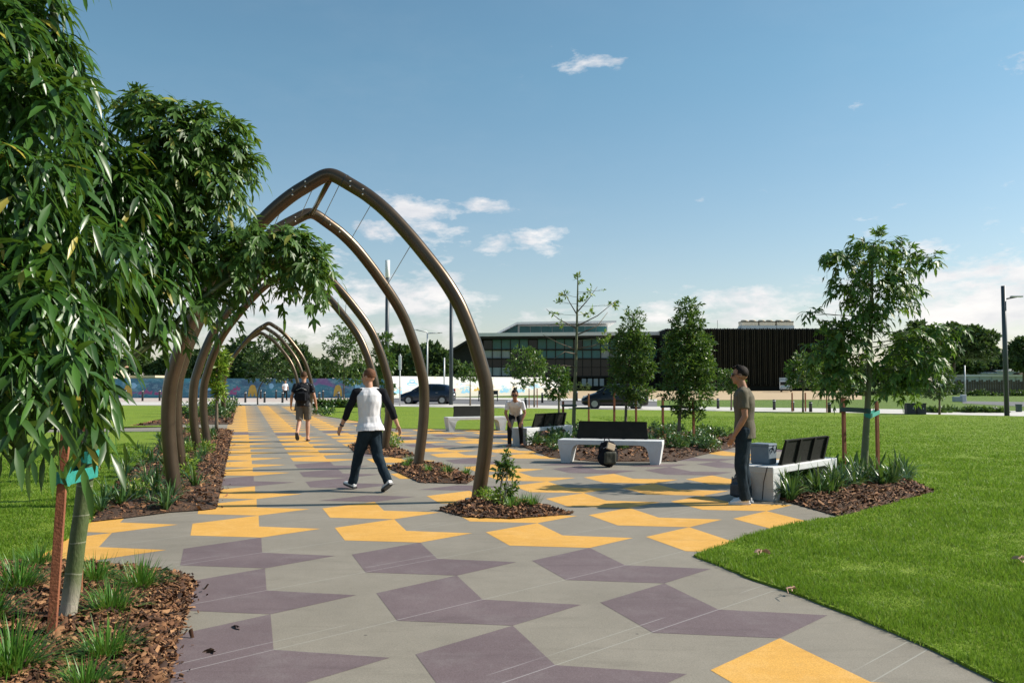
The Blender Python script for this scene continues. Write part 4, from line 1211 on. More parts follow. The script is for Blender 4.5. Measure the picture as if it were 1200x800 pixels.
# main roof with a sloping left wing
def roofslab(name, pts, y0, y1, th, m):
    mb = MB(); n = len(pts)
    for i in range(n-1):
        (xa_, za), (xb_, zb_) = pts[i], pts[i+1]
        mb.add([(xa_,y0,za),(xb_,y0,zb_),(xb_,y0,zb_-th),(xa_,y0,za-th),(xa_,y1,za),(xb_,y1,zb_),(xb_,y1,zb_-th),(xa_,y1,za-th)],
               [(0,3,2,1),(4,5,6,7),(0,1,5,4),(3,7,6,2),(0,4,7,3),(1,2,6,5)])
    return mb.build(name, m, gb)
roofslab('roof', [(bx(560), bz(391)), (bx(782), bz(389.3))], -3, 32, .75, M['fascia'])
roofslab('wing_roof', [(bx(524), bz(411)), (bx(534), bz(407)), (bx(560)-.02, bz(391.3))], -2.5, 32, .6, M['soffit'])
roofslab('soffit', [(bx(561), bz(391)-.76), (bx(782), bz(389.3)-.76)], -2.7, 3, .5, M['soffit'])
# side wing wall
mb = MB(); mb.add([(bx(530),0,0),(bx(562),0,0),(bx(562),0,bz(394)),(bx(534),0,bz(410)),(bx(530),0,bz(412))], [(0,1,2,3,4)])
mb.build('wing_wall', M['soffit'], gb)
# upper storey
gbox('upper_storey', bx(607), bx(716), 6, 22, bz(390), bz(378.5), M['fascia'])
roofslab('upper_roof', [(bx(581), bz(389.5)), (bx(606), bz(376.5)), (bx(724), bz(374.8))], 2, 24, .45, M['fascia'])
i0, i1 = 609, 715
for k in range(8):
    a, b_ = i0+(i1-i0)*k/8, i0+(i1-i0)*(k+1)/8
    f = gbox('window', bx(a)+.05, bx(b_)-.05, 5.9, 5.98, bz(388.6), bz(380.3), M['teal_glass'])
tri = MB(); tri.add([(bx(585),5.8,bz(389.3)),(bx(607),5.8,bz(389.3)),(bx(607),5.8,bz(379))], [(0,1,2)]); tri.build('gable_glass', M['teal_glass'], gb)
# glazed bays, three floors
bays = 20; zt, zm1, zm2 = bz(396), bz(410), bz(427)
for k in range(bays):
    a, b_ = 566+(779-566)*k/bays, 566+(779-566)*(k+1)/bays
    whiteb = k in (0, 1, 2, 13, 14)
    gbox('window', bx(a)+.12, bx(b_)-.02, 1.0, 1.1, bz(409), bz(397), M['teal_glass'] if (k*7) % 5 else M['glass_dark'])
    gbox('window' if not whiteb else 'cladding_panel', bx(a)+.12, bx(b_)-.02, .98 if whiteb else 1.0, 1.1, bz(419.5), bz(410.2), M['panel_grey'] if whiteb else (M['teal_glass'] if k > 4 else M['glass_dark']))
    gbox('window', bx(a)+.12, bx(b_)-.02, 1.0, 1.1, bz(430), bz(421), M['glass_dark'])
    gbox('cladding_panel' if k < 3 else 'window', bx(a)+.12, bx(b_)-.02, 1.0, 1.1, bz(440), bz(430.5), M['panel_grey'] if k < 3 else M['glass_dark'])
    gbox('mullion', bx(a)-.05, bx(a)+.10, .75, .97, 0, bz(394.5), M['soffit'])
for (a, b_) in ((682,687),(689,694),(696,701),(703,708)): 
    gbox('lit_opening', bx(a), bx(b_), .4, .5, bz(452), bz(443.5), M['panel_grey'])
for zpy in (409.6, 420.3, 441): gbox('floor_edge', bx(562), bx(780), .5, .99, bz(zpy)-.12, bz(zpy)+.18, M['soffit'])

# dark ribbed building
YD = 180
def dx_(px): return at(px, 440, YD).x
def dz_(py): return at(900, py, YD).z
db = thing('ribbed_building', 'large windowless building clad in dark vertical ribs, right of the glass one', 'building', (0, YD, 0))
M['rib'] = mat('dark_brown_rib', (.010, .012, .009), (.016, .016, .012), .6, .8, spec=.15)
M['rib_light'] = mat('brown_rib', (.030, .030, .021), (.042, .040, .028), .6, .8, spec=.15)
gbox('wall', dx_(780), dx_(990), 0, 30, 0, dz_(386), M['rib'], db)
rib_me = None
for k in range(96):
    x = dx_(780.5)+(dx_(989.5)-dx_(780.5))*k/95
    z0, z1 = dz_(452-(k*37 % 5)*.6), dz_(385.2-((k*53) % 7)*.12)
    mb = MB(); mb.box((x, -.25-((k*29) % 4)*.06, (z0+z1)/2), (.14, .45, z1-z0)); mb.build('fin', M['rib_light'] if (k*31) % 3 else M['rib'], db)
gbox('parapet', dx_(780), dx_(991), .01, 30, dz_(385.9), dz_(385.0), M['fascia'], db)
gbox('side_wall', dx_(990)+.01, dx_(991.5), 0, 30, 0, dz_(386.2), M['fascia'], db)
# cooling units on its roof
M['cream'] = mat('cream_casing', (.62, .54, .42), (.55, .47, .35), 2, .6)
for i, (a, b_, t) in enumerate(((877.5,896.5,'left'),(898.5,917,'middle'),(919.5,939,'right'))):
    r = thing('cooling_unit', f'cream rooftop cooling unit on the dark building, {t} one of three', 'cooling unit', (dx_((a+b_)/2), YD+6, dz_(384.9)), 0, 'rooftop cooling units')
    w = (dx_(b_)-dx_(a))*1.03; hz0 = dz_(384.9); k = 1.033
    mb = MB(); mb.box((0,0,.35), (w+.25, 3, .7+.5)); mb.build('plinth', M['panel_grey'], r)
    mb = MB(); mb.box((0,0,1.35), (w, 3, .75), bev=.05); mb.build('casing', M['cream'], r)
    mb = MB(); mb.box((0,0,1.80), (w*1.02, 3.1, .18)); mb.build('dark_band', M['soffit'], r)
    for s in (-.25, .25):
        mb = MB(); mb.tube([(s*w,0,1.9),(s*w,0,2.15),(s*w,0,2.25)], [w*.21,w*.21,w*.17], 14); mb.build('fan_cowl', M['cream'], r)
mb = MB(); mb.tube([(0,0,0),(0,0,2.0)], .04, 6); o = mb.build('antenna', M['soffit'], None, loc=(dx_(845.5), YD+3, dz_(385))); tag(o, 'thin antenna rod on the roof edge of the dark building', 'antenna')

# ------------------------------------------------------------------ right background: sheds, fence, block, bins
M['shed'] = mat('pale_blue_metal_wall', (.40, .47, .50), (.46, .53, .55), .5, .6)
M['shed_roof'] = mat('white_metal_roof', (.75, .75, .74), (.68, .68, .68), .5, .5)
M['brown_fence'] = mat('brown_timber_fence', (.06, .045, .035), (.11, .085, .06), .8, .85)
M['rust_roof'] = mat('rusty_roof', (.28, .16, .11), (.35, .22, .15), .8, .8)
YS = 150
def sx2(px): return at(px, 440, YS).x
def sz(py): return at(1160, py, YS).z
sh = thing('shed', 'long low pale blue metal shed behind the lamp post at right', 'shed', (sx2(1132), YS, 0))
mb = MB(); L = sx2(1260)-sx2(1132); mb.box((L/2, 6, sz(441)/2), (L, 12, sz(441))); mb.build('wall', M['shed'], sh)
for k in range(9):
    mb = MB(); mb.box((L*k/9+.2, -.04, sz(441)/2), (.16, .1, sz(441)-.1)); mb.build('wall_rib', M['panel_grey'], sh)
mb = MB(); mb.box((L/2, 6, sz(440)), (L+.4, 12.6, .35)); mb.build('roof', M['shed_roof'], sh)
for (a, b_, t, m, lab) in ((1150,1168,434.5,'shed_roof','small white roofed shed above the long pale blue one'),(1168,1196,431.5,'shed_roof','higher white roofed shed behind the dark lamp post'),(1188,1240,435,'rust_roof','shed with a rust red roof at the right edge')):
    r = thing('shed', lab, 'shed', (sx2((a+b_)/2)*1.15, YS*1.15, 0)); w = (sx2(b_)-sx2(a))*1.15; z = at(1160, t, YS*1.15).z
    mb = MB(); mb.box((0,4,(z-.3)/2), (w, 8, z-.3)); mb.build('wall', M['panel_grey'], r)
    mb = MB(); mb.add([(-w/2-.3,-.3,z-.5),(w/2+.3,-.3,z-.5),(w/2+.3,4,z+.3),(-w/2-.3,4,z+.3),(-w/2-.3,8.3,z-.5),(w/2+.3,8.3,z-.5)], [(0,1,2,3),(3,2,5,4)]); mb.build('roof', M[m], r)
r = thing('timber_fence', 'brown timber fence in front of the pale blue shed', 'fence', (at(1118,450,125).x, 125, 0))
L = at(1290,450,125).x-at(1118,450,125).x
for k in range(60):
    mb = MB(); mb.box((L*(k+.5)/60, 0, .9+.1*((k*7) % 3)), (L/60*.86, .05, 1.8+.1*((k*5) % 3))); mb.build('paling', M['brown_fence'], r)
for z in (.6, 1.5):
    mb = MB(); mb.box((L/2, .06, z), (L, .05, .12)); mb.build('rail', M['brown_fence'], r)
r = thing('concrete_block', 'pale concrete block wall end at the start of the right road', 'block', gp(1123, 470.8, -.1))
mb = MB(); mb.box((-.10,0,.25), (.7,.4,.46), bev=.03); mb.build('block', M['panel_grey'], r); mb = MB(); mb.box((.45,0,.32), (.38,.45,.66), bev=.03); mb.build('end_pier', M['white_conc'], r)
M['bin_green'] = mat('dark_green_plastic', (.012, .045, .030), (.018, .055, .036), 4, .5)
r = thing('green_bin', 'small dark green utility box beside the right lamp post', 'utility box', gp(1194, 482.5))
mb = MB(); mb.box((0,0,.20), (.24,.24,.38), bev=.02); mb.build('body', M['bin_green'], r); mb = MB(); mb.box((0,0,.40), (.27,.27,.05), bev=.015); mb.build('lid', M['bin_green'], r)
M['charcoal'] = mat('charcoal_cabinet', (.030, .034, .038), (.04, .045, .05), 4, .6)
for x, w, t in ((1066.5,10,'left'),(1078.5,10.5,'right')):
    r = thing('service_cabinet', f'{t} of two charcoal cabinets at the lawn edge behind the right staked tree', 'cabinet', gp(x, 485.2)); s = gp(x,485.2).y/1000
    mb = MB(); mb.box((0,0,.26), (w*s,.35,.52), bev=.015); mb.build('body', M['charcoal'], r)
    mb = MB(); mb.box((0,0,.54), (w*s+.04,.40,.04)); mb.build('lid', M['charcoal'], r)
    mb = MB(); mb.box((.08,-.182,.30), (.03,.012,.08)); mb.build('handle', M['pale_metal'], r)
# small building far left
r = thing('house', 'cream and pink low building at the far left behind the blue hoarding', 'house', (at(134,440,120).x, 120, 0))
mb = MB(); mb.box((-1.2,0,1.9), (3.2,5,3.8)); mb.build('wall', M['cream'], r); mb = MB(); mb.box((-1.2,0,3.9), (3.8,5.6,.25)); mb.build('roof', M['rust_roof'], r)
mb = MB(); mb.box((-.6,-2.52,2.3), (.9,.06,1.1)); mb.build('window', M['glass_dark'], r)
r = thing('house', 'long low grey building with a cream roof edge at left beyond the hoarding', 'house', (at(166,440,125).x, 125, 0))
mb = MB(); mb.box((0,0,1.2), (5.8,5,2.4)); mb.build('wall', M['panel_grey'], r); mb = MB(); mb.box((0,0,2.5), (6.2,5.4,.3)); mb.build('roof', M['cream'], r)
# far park bench on the road verge
p = gp(572, 470); s = p.y/1000
r = thing('park_bench', 'small dark park bench on the verge before the white hoarding', 'bench', p)
mb = MB(); mb.box((0,0,.45), (1.7,.4,.05)); mb.build('seat', M['dark_post'], r); mb = MB(); mb.box((0,.2,.75), (1.7,.05,.35)); mb.build('backrest', M['dark_post'], r)
for sx_ in (-.8,.8):
    mb = MB(); mb.box((sx_,0,.32), (.08,.4,.64)); mb.build('leg', M['dark_post'], r)
# ------------------------------------------------------------------ foliage
def leaf_spray(P, D, rng, nper, L, W, droop, lobed=0.0, spread=.9, nseg=3):
    """nper long leaves fanning out from every twig tip P (n,3) pointing D"""
    n = len(P); P0 = np.repeat(P, nper, 0); D0 = np.repeat(D, nper, 0)
    N = n*nper
    d = unit(D0*1.0 + rand_dirs(N, rng)*spread)
    P0 = P0 + D0*rng.uniform(-.12, .03, (N, 1)) + rand_dirs(N, rng)*.015
    Ls = rng.uniform(L*.55, L*1.25, N); Ws = Ls*W/L*rng.uniform(.8, 1.2, N)
    side = rand_dirs(N, rng)*.8+np.array([0, 0, .3]); dr = rng.uniform(droop*.5, droop*1.3, N)
    parts = [strips(P0, d, (side, Ws), Ls, dr, nseg, (.12, 1.0, .72, .02) if nseg == 3 else (.15, 1, .02))]
    if lobed > 0:
        k = rng.random(N) < lobed
        for sg in (-1, 1):
            s = unit(np.cross(d[k], side[k]))
            d2 = unit(d[k]*.85 + np.cross(d[k], s)*sg*.62)
            p2 = P0[k]+d[k]*(Ls[k]*.18)[:, None]
            parts.append(strips(p2, d2, (side[k], Ws[k]*.75), Ls[k]*.62, dr[k], 2, (.4, 1.0, .02)))
    return merge(parts)

def twig_spray(P, D, rng, nper, L, W, LT, droop, lobed=0.0):
    """leaves set alternately along short drooping twigs"""
    n = len(P); lt = rng.uniform(.6, 1.25, n)*LT; parts = []
    P = P - D*(lt*.6)[:, None] - np.array([0, 0, -.2])*lt[:, None]
    s0 = unit(np.cross(D, np.array([0, 0, 1.0])+rng.normal(0, .15, (n, 3))))
    for j in range(nper):
        t = (j+1)/nper
        q = P + D*(lt*t)[:, None]; q[:, 2] -= lt*t*t*.55
        tan = unit(D - np.array([0, 0, 1.0])*(1.1*t))
        up = unit(np.cross(s0, tan))
        a = rng.normal(0, .5, n)+(0 if j % 2 else PI)
        lat = s0*np.cos(a)[:, None] + up*np.sin(a)[:, None]
        ld = unit(tan*.75 + lat*(.75 if j < nper-1 else .15) + np.array([0, 0, -.18]))
        Ls = L*rng.uniform(.6, 1.2, n); Ws = Ls*W/L*rng.uniform(.85, 1.15, n)
        sd = unit(np.cross(ld, up)+rand_dirs(n, rng)*.45)
        dr = droop*rng.uniform(.4, 1.4, n)
        parts.append(strips(q, ld, (sd, Ws), Ls, dr, 3, (.10, .95, .80, .02)))
        if lobed > 0:
            k = rng.random(n) < lobed
            for sg in (-1, 1):
                d2 = unit(ld[k]*.8 + unit(np.cross(ld[k], np.cross(sd[k], ld[k])))*sg*.65)
                parts.append(strips(q[k]+ld[k]*(Ls[k]*.2)[:, None], d2, (sd[k], Ws[k]*.7), Ls[k]*.58, dr[k], 2, (.4, 1.0, .02)))
    # the twigs themselves: thin ribbons
    w = np.full(n, .0028)
    parts.append(strips(P-D*.05, D, (s0, w), lt*1.1, np.full(n, .45), 3, (1, .9, .7, .4)))
    return merge(parts)

def crown_pts(ells, n, rng, shell=.55, bias=None):
    """random points in a set of ellipsoids [(c, (rx,ry,rz))], more of them near the surface"""
    vol = np.array([e[1][0]*e[1][1]*e[1][2] for e in ells])**.75; vol = vol/vol.sum()
    idx = rng.choice(len(ells), n, p=vol)
    C = np.array([list(e[0]) for e in ells])[idx]; R = np.array([list(e[1]) for e in ells])[idx]
    d = rand_dirs(n, rng); r = rng.random(n)**(1/3*(1-shell)+.05)
    r = np.clip(r, .1, 1)*rng.uniform(.82, 1.06, n)
    return C + d*R*r[:, None], d

def limb_mesh(mb, trunk, ells, rng, r0, nsub=3, tips=None, zmin=.35):
    """limbs from the trunk line to every foliage mass, with forks"""
    T = [Vector(p) for p in trunk]
    for (c, R) in ells:
        c = Vector(c)
        cand = [T[i].lerp(T[i+1], j/4) for i in range(len(T)-1) for j in range(4)]+[T[-1]]
        low = [q for q in cand if q.z < c.z-.15*R[2] and q.z > T[0].z+(T[-1].z-T[0].z)*zmin] or [cand[-1]]
        q = min(low, key=lambda a: (a-c).length + .4*abs(a.z-(c.z-R[2]*.6)))
        mid = q.lerp(c, .5)+Vector((rng.normal(0,.05), rng.normal(0,.05), -.02))*((c-q).length)
        r = r0*.5
        mb.tube([q, mid, c], [r, r*.7, r*.4], 7)
        for k in range(nsub):
            e = c+Vector([rng.normal(0,.55)*R[j] for j in range(3)]); e.z = max(e.z, c.z-R[2]*.5)
            s = q.lerp(mid, rng.uniform(.5, 1)) if k % 2 else mid.lerp(c, rng.uniform(0, 1))
            mb.tube([s, s.lerp(e, .5)+Vector((0,0,.03*R[2])), e], [r*.45, r*.3, r*.12], 5)

def tree(name, label, trunk_px, Y, ells_px, ntips, nper, L, W, droop, lm, r0, r1, bark='bark', group=None, lobed=0, seed=1, cat='tree',
         spread=.9, depth=1.0, base=None, nseg=2, shell=.5, limbs=True, updir=.25, twigs=False):
    rng = np.random.default_rng(seed)
    T = [at(x, y, Y) for x, y in trunk_px]; b = T[0].copy(); b.z = 0 if base is None else base
    T[0] = b
    root = thing(name, label, cat, b, 0, group)
    k = Y/1000
    ells = []
    for e in ells_px:
        cx_, cy_, rx_, ry_ = e[:4]; dy = e[4] if len(e) > 4 else rng.uniform(-.35, .35)*rx_*k*depth
        c = at(cx_, cy_, Y+dy); ells.append((c-b, (rx_*k, max(rx_, ry_*.6)*k*depth*(e[5] if len(e) > 5 else 1), ry_*k)))
    T = [p-b for p in T]
    mb = MB(); Tc = crom([tuple(p) for p in T], 4) if len(T) > 2 else T
    mb.tube(Tc, [r0+(r1-r0)*i/(len(Tc)-1) for i in range(len(Tc))], 12)
    if limbs: limb_mesh(mb, Tc, ells, rng, r1*1.3 if limbs is True else limbs)
    mb.build('trunk', M[bark], root, True)
    P, d = crown_pts(ells, ntips, rng, shell)
    D = unit(d+np.array([0, 0, updir])+rng.normal(0, .3, (ntips, 3)))
    V, F = (twig_spray(P, D, rng, nper, L, W, L*1.6, droop, lobed) if twigs else leaf_spray(P, D, rng, nper, L, W, droop, lobed, spread, nseg))
    np_obj('crown', V, F, M[lm], root)
    return root

# ---- big tree at the near left: two leaf characters in its crown
rng = np.random.default_rng(5)
YT = gp(77, 735).y
b0 = gp(77, 735)
nt_root = thing('young_tree', 'near left tree with green trunk and big drooping glossy leaves', 'tree', b0)
tp = [b0]+[at(x, y, YT) for x, y in ((84,690),(90,640),(97,590),(103,535),(112,490),(121,452),(127,428))]
T = [p-b0 for p in tp]
def trunkmat():
    m, nt, b = basemat('near_green_bark'); pos = coords(nt, False)
    sx_ = nt.n.new('ShaderNodeSeparateXYZ'); nt.l.new(pos, sx_.inputs[0]); z = sx_.outputs[2]
    mp = nt.new('ShaderNodeMapping', inp={'Vector': pos, 'Scale': (1, 1, .25)})
    col = nt.mix(nt.noise(22, 5, .7, mp.outputs[0], .35, .65), (.050, .078, .022), (.088, .118, .036))
    col = nt.mix(nt.math('MULTIPLY', nt.noise(60, 4, .7, pos, .52, .66), .22), col, (.22, .21, .13))
    g = nt.n.new('ShaderNodeMapRange'); g.inputs[1].default_value = .18; g.inputs[2].default_value = .40; nt.l.new(nt.math('ADD', z, nt.math('MULTIPLY', nt.noise(9, 3, .6, pos), .08)), g.inputs[0])
    col = nt.mix(g.outputs[0], (.36, .32, .26), col)
    ring = nt.math('FRACT', nt.math('ADD', nt.math('MULTIPLY', z, 5.3), nt.math('MULTIPLY', nt.noise(3, 2, .5, pos), .25)))
    ring = nt.math('GREATER_THAN', ring, .955)
    col = nt.mix(nt.math('MULTIPLY', ring, .5), col, (.34, .34, .24))
    nt.l.new(col, b.inputs['Base Color']); b.inputs['Roughness'].default_value = .55
    h = nt.math('ADD', nt.noise(70, 4, .7, mp.outputs[0]), nt.math('MULTIPLY', ring, 1.5))
    bp = nt.new('ShaderNodeBump', inp={'Strength': .5, 'Distance': .006, 'Height': h}); nt.l.new(bp.outputs[0], b.inputs['Normal'])
    return m
M['bark_near'] = trunkmat()
mb = MB(); Tc = crom([tuple(p) for p in T], 4)
mb.tube(Tc, [.054-.010*i/(len(Tc)-1)+(.006 if i < 2 else 0) for i in range(len(Tc))], 18)
def branch(pl, r0_, r1_, Yd=None):
    pts = [at(x, y, YT+(dy)) - b0 for x, y, dy in pl]
    c = crom([tuple(p) for p in pts], 4); mb.tube(c, [r0_+(r1_-r0_)*i/(len(c)-1) for i in range(len(c))], 8)
branch([(127,428,0),(122,380,.0),(112,300,.1),(95,200,0),(70,80,-.2),(60,-40,-.3),(60,-140,-.3)], .05, .018)
branch([(126,440,0),(165,410,.1),(200,384,.2),(236,350,.3),(280,320,.4),(330,300,.45)], .026, .010)
branch([(124,400,0),(90,350,-.3),(40,300,-.6),(-20,250,-.8)], .028, .01)
branch([(117,330,.1),(150,260,.2),(200,190,.3),(240,150,.3)], .024, .009)
branch([(105,250,0),(50,190,-.4),(-10,120,-.6)], .022, .008)
branch([(121,390,.0),(80,400,-.6),(40,430,-1.1),(0,470,-1.3)], .022, .007)
mb.build('trunk', M['bark_near'], nt_root, True)
def ell(cx_, cy_, rx_, ry_, dy, dr=None):
    Yc = YT+dy; k = Yc/1000
    return (at(cx_, cy_, Yc)-b0, (rx_*k, (dr if dr else max(rx_*k*.8, .25)), ry_*k))
long_e = [ell(10,20,62,60,-.5), ell(50,70,55,40,-.3), ell(20,130,90,50,-.8), ell(88,140,42,35,-.1), ell(10,220,100,60,-1.0), ell(110,215,70,50,0), ell(60,300,100,55,-.7), ell(160,285,50,45,.1), ell(150,240,40,30,.2), ell(185,320,26,24,.1), ell(-10,330,90,60,-1.2),
          ell(40,375,95,50,-1.1), ell(135,345,60,40,-.1), ell(30,440,75,50,-1.4), ell(100,425,35,45,-1.0), ell(0,490,40,28,-1.5), ell(85,478,42,22,-1.1), ell(-120,200,120,200,-.6), ell(-40,60,90,90,-.8), ell(20,-70,80,70,-.4), ell(-120,450,90,90,-1.0)]
P, d = crown_pts(long_e, 1200, rng, .45)
D = unit(d*.6+np.array([.12, -.15, -.25])+rng.normal(0, .3, (len(P), 3)))
V1, F1 = twig_spray(P, D, rng, 9, .19, .0185, .34, .30, 0)
# twigs of the outer sprays
np_obj('crown', V1, F1, M['leaf_near'], nt_root)
lob_e = [ell(195,150,50,36,.3), ell(245,158,42,38,.4), ell(180,205,60,48,.4), ell(235,215,45,45,.4), ell(275,190,22,30,.5), ell(190,260,50,40,.4), ell(222,288,30,26,.4), ell(160,120,25,18,.3),
         ell(300,280,52,26,.5), ell(345,295,32,32,.6), ell(255,310,40,30,.5), ell(285,316,28,14,.5), ell(245,358,24,16,.4), ell(372,315,12,26,.6), ell(334,338,8,12,.5), ell(160,350,40,30,.3), ell(190,385,22,20,.3,.1)]
P, d = crown_pts(lob_e, 760, rng, .55)
D = unit(d*.9+np.array([.1, 0, -.05])+rng.normal(0, .35, (len(P), 3)))
V2b, F2b = twig_spray(P, D, rng, 7, .12, .015, .24, .25, .8)
o = np_obj('crown', V2b, F2b, M['leaf_lobed'], nt_root)
tag(o, 'lighter outer foliage with lobed leaves')

# stakes and ties
def stake(x, ybase, ytop, w, label, Yoff=None, h=None, lean=0):
    p = gp(x, ybase); t = at(x, ytop, p.y).z if h is None else h
    mb = MB(); mb.box((0, 0, t/2), (w, w, t), Matrix.Rotation(.3, 3, 'Z'), bev=.003 if w > .03 else 0)
    o = mb.build('wooden_stake', M['stake'], None, loc=p)
    o.rotation_euler = (0, lean, 0)
    tag(o, label, 'stake', 'wooden tree stakes'); return o
stake(59.5, 757, 505, .050, 'red brown wooden stake in front of the near left trunk, foot in bark mulch', lean=.045)
stake(92, 705, 500, .045, 'red brown wooden stake hidden behind the near left green trunk')
def tie(a, b_, ra, rb, z, h, m, label):
    """webbing loop round two posts"""
    a, b_ = Vector(a), Vector(b_); d = (b_-a).normalized(); n = Vector((-d.y, d.x, 0))
    pts = []
    for i in range(9): t = -PI/2+PI*i/8; pts.append(b_+d*math.cos(t)*rb+n*math.sin(t)*rb)
    for i in range(9): t = PI/2+PI*i/8; pts.append(a+d*math.cos(t)*ra+n*math.sin(t)*ra)
    mb = MB(); k = len(pts); vs = []
    for i, p in enumerate(pts):
        dz = .012*math.sin(i*1.1)
        vs += [(p.x, p.y, z-h/2+dz), (p.x, p.y, z+h/2+dz*.4)]
    fs = [(2*i, 2*((i+1) % k), 2*((i+1) % k)+1, 2*i+1) for i in range(k)]
    mb.add(vs, fs); o = mb.build('tree_tie', m, None); sm = o.modifiers.new('thick', 'SOLIDIFY'); sm.thickness = .003
    tag(o, label, 'tree tie'); return o
sp = gp(59.5, 757); sp2 = gp(92, 705)
zt_ = at(100, 552, YT).z
ta = at(101.5, 552, YT)
tie((sp.x+.05, sp.y, 0), (ta.x, ta.y, 0), .045, .068, zt_, .075, M['tie'], 'teal webbing tie round the near left trunk and its front stake')
tie((sp2.x+.02, sp2.y, 0), (ta.x+.003, ta.y, 0), .04, .07, zt_+.10, .07, M['tie'], 'teal webbing tie round the near left trunk and the stake behind it')

# ---- staked tree at the right
tree('young_tree', 'tall young staked tree with big lobed leaves on the right, beside the bench', [(1012,566),(1014,520),(1017,470),(1019,420),(1021,370),(1022,320),(1024,285)], gp(1012,566).y,
     [(1025,287,32,17),(1062,300,20,14),(990,305,24,18),(1035,318,40,22),(1000,335,30,16),(1055,340,22,22),(1090,306,12,12),(1025,355,30,18),(985,345,10,10),(1015,372,22,14),(975,300,12,12),
      (950,366,9,7),(965,378,10,8),(985,395,26,20),(1010,390,22,20),(962,412,24,20),(995,425,26,18),(975,445,26,15),(1000,462,12,10),
      (1062,398,26,18),(1095,392,22,14),(1118,386,12,7),(1045,425,28,22),(1080,425,26,20),(1100,410,14,12),(1070,450,14,18),(1045,450,14,22)],
     500, 7, .17, .022, .35, 'leaf_lobed', .062, .014, bark='bark_green', lobed=.7, seed=21, depth=1.1, nseg=3, shell=.5, spread=1.0, twigs=True)
stake(990, 560, 466, .052, 'left wooden stake of the right staked tree')
stake(1029, 552, 470, .052, 'right wooden stake of the right staked tree, glowing orange in the sun')
yb = gp(1012,566).y; tb = at(1016.5, 486, yb)
s1, s2 = gp(990,560), gp(1029,552)
tie((s1.x,s1.y,0), (tb.x,tb.y,0), .05, .055, at(1000,481,yb).z, .07, M['tie_dark'], 'dark webbing tie between right tree trunk and its left stake')
tie((tb.x,tb.y,0), (s2.x,s2.y,0), .055, .05, at(1023,487,yb).z, .07, M['tie'], 'teal webbing tie between right tree trunk and its right stake')

# ---- sparse tree in the middle bed
YM = gp(673, 512).y
r = tree('young_tree', 'thin nearly bare young tree with a few leaf tufts in the middle bed', [(672,512),(673,470),(675,420),(676,380),(677,340),(677,322)], YM,
     [(676,326,6,7),(690,342,9,6),(662,345,8,6),(706,340,6,4),(718,357,7,5),(692,366,8,5),(656,354,7,5),(712,402,7,14),(706,395,5,8),(655,406,4,4),(648,367,4,4),(660,380,5,4),(683,352,8,6)],
     75, 5, .14, .022, .35, 'leaf_lime', .062, .012, bark='bark_green', lobed=.3, seed=31, depth=1, nseg=2, limbs=.012)
# its bare branches
mb = MB()
def br2(pts, r0_, r1_):
    P_ = [at(x, y, YM+dy)-r.location for x, y, dy in pts]; mb.tube(P_, [r0_+(r1_-r0_)*i/(len(P_)-1) for i in range(len(P_))], 6)
for pts in ([(676,385,0),(655,374,.1),(640,362,.2)],[(676,382,0),(700,370,-.2),(722,352,-.3)],[(676,410,0),(655,402,.1),(636,392,.3)],[(676,408,0),(695,405,0),(712,398,.1)],[(676,430,0),(660,428,-.2),(641,434,-.3)],[(676,415,0),(662,412,-.3),(650,420,-.4)],
            [(677,370,0),(668,355,0),(660,340,0)],[(677,365,0),(690,350,0),(700,336,0)],[(677,392,0),(700,382,.3),(712,366,.5)]): br2(pts, .022, .006)
mb.build('branch', M['bark'], r, True)
stake(660, 511, 470, .055, 'wooden stake left of the thin bare tree'); stake(690, 497, 461, .055, 'wooden stake right of the thin bare tree')
# ---- two dense trees
tree('dense_young_tree', 'dense dark green young tree, left one of the pair behind the middle bench', [(733,511),(734,470),(738,420),(742,370)], gp(733,511).y,
     [(743,376,16,17),(737,400,22,18),(752,405,16,16),(733,428,22,18),(753,432,17,18),(728,452,17,14),(750,458,18,14),(740,415,26,30),(742,468,12,8),(762,430,8,14)],
     1500, 6, .115, .02, .4, 'leaf_mid', .05, .012, seed=41, depth=1, nseg=2, shell=.5)
tree('dense_young_tree', 'dense dark green young tree, taller right one of the pair behind the middle bench', [(795,519),(797,480),(802,430),(808,370)], gp(795,519).y,
     [(808,360,15,13),(803,378,20,12),(815,375,12,14),(800,400,22,18),(820,402,18,18),(795,428,24,20),(820,430,22,20),(792,456,20,16),(815,462,22,18),(828,448,12,16),(805,415,32,34),(800,480,14,9),(818,484,9,8)],
     1900, 6, .115, .02, .4, 'leaf_mid', .055, .012, seed=43, depth=1, nseg=2, shell=.5)
for x, yb_, yt_, t in ((720,510,459,'left stake of the left dense tree'),(745.5,509,459,'right stake of the left dense tree'),(777,516,465,'left stake of the right dense tree'),(813,519,466,'right stake of the right dense tree')):
    stake(x, yb_, yt_, .055, 'wooden '+t)
# ties as dark straps
for (a, b_, yb_, y_, t) in ((776,795,518,476,'left side of the right dense tree'),(795,813,518,477,'right side of the right dense tree'),(660,674,512,475,'left side of the thin bare tree'),(674,690,505,478,'right side of the thin bare tree')):
    Y_ = gp(a, yb_).y; p, q = at(a, y_, Y_), at(b_, y_, Y_)
    tie((p.x,p.y,0),(q.x,q.y,0), .05, .05, p.z, .06, M['tie_dark'], 'dark strap on the '+t)

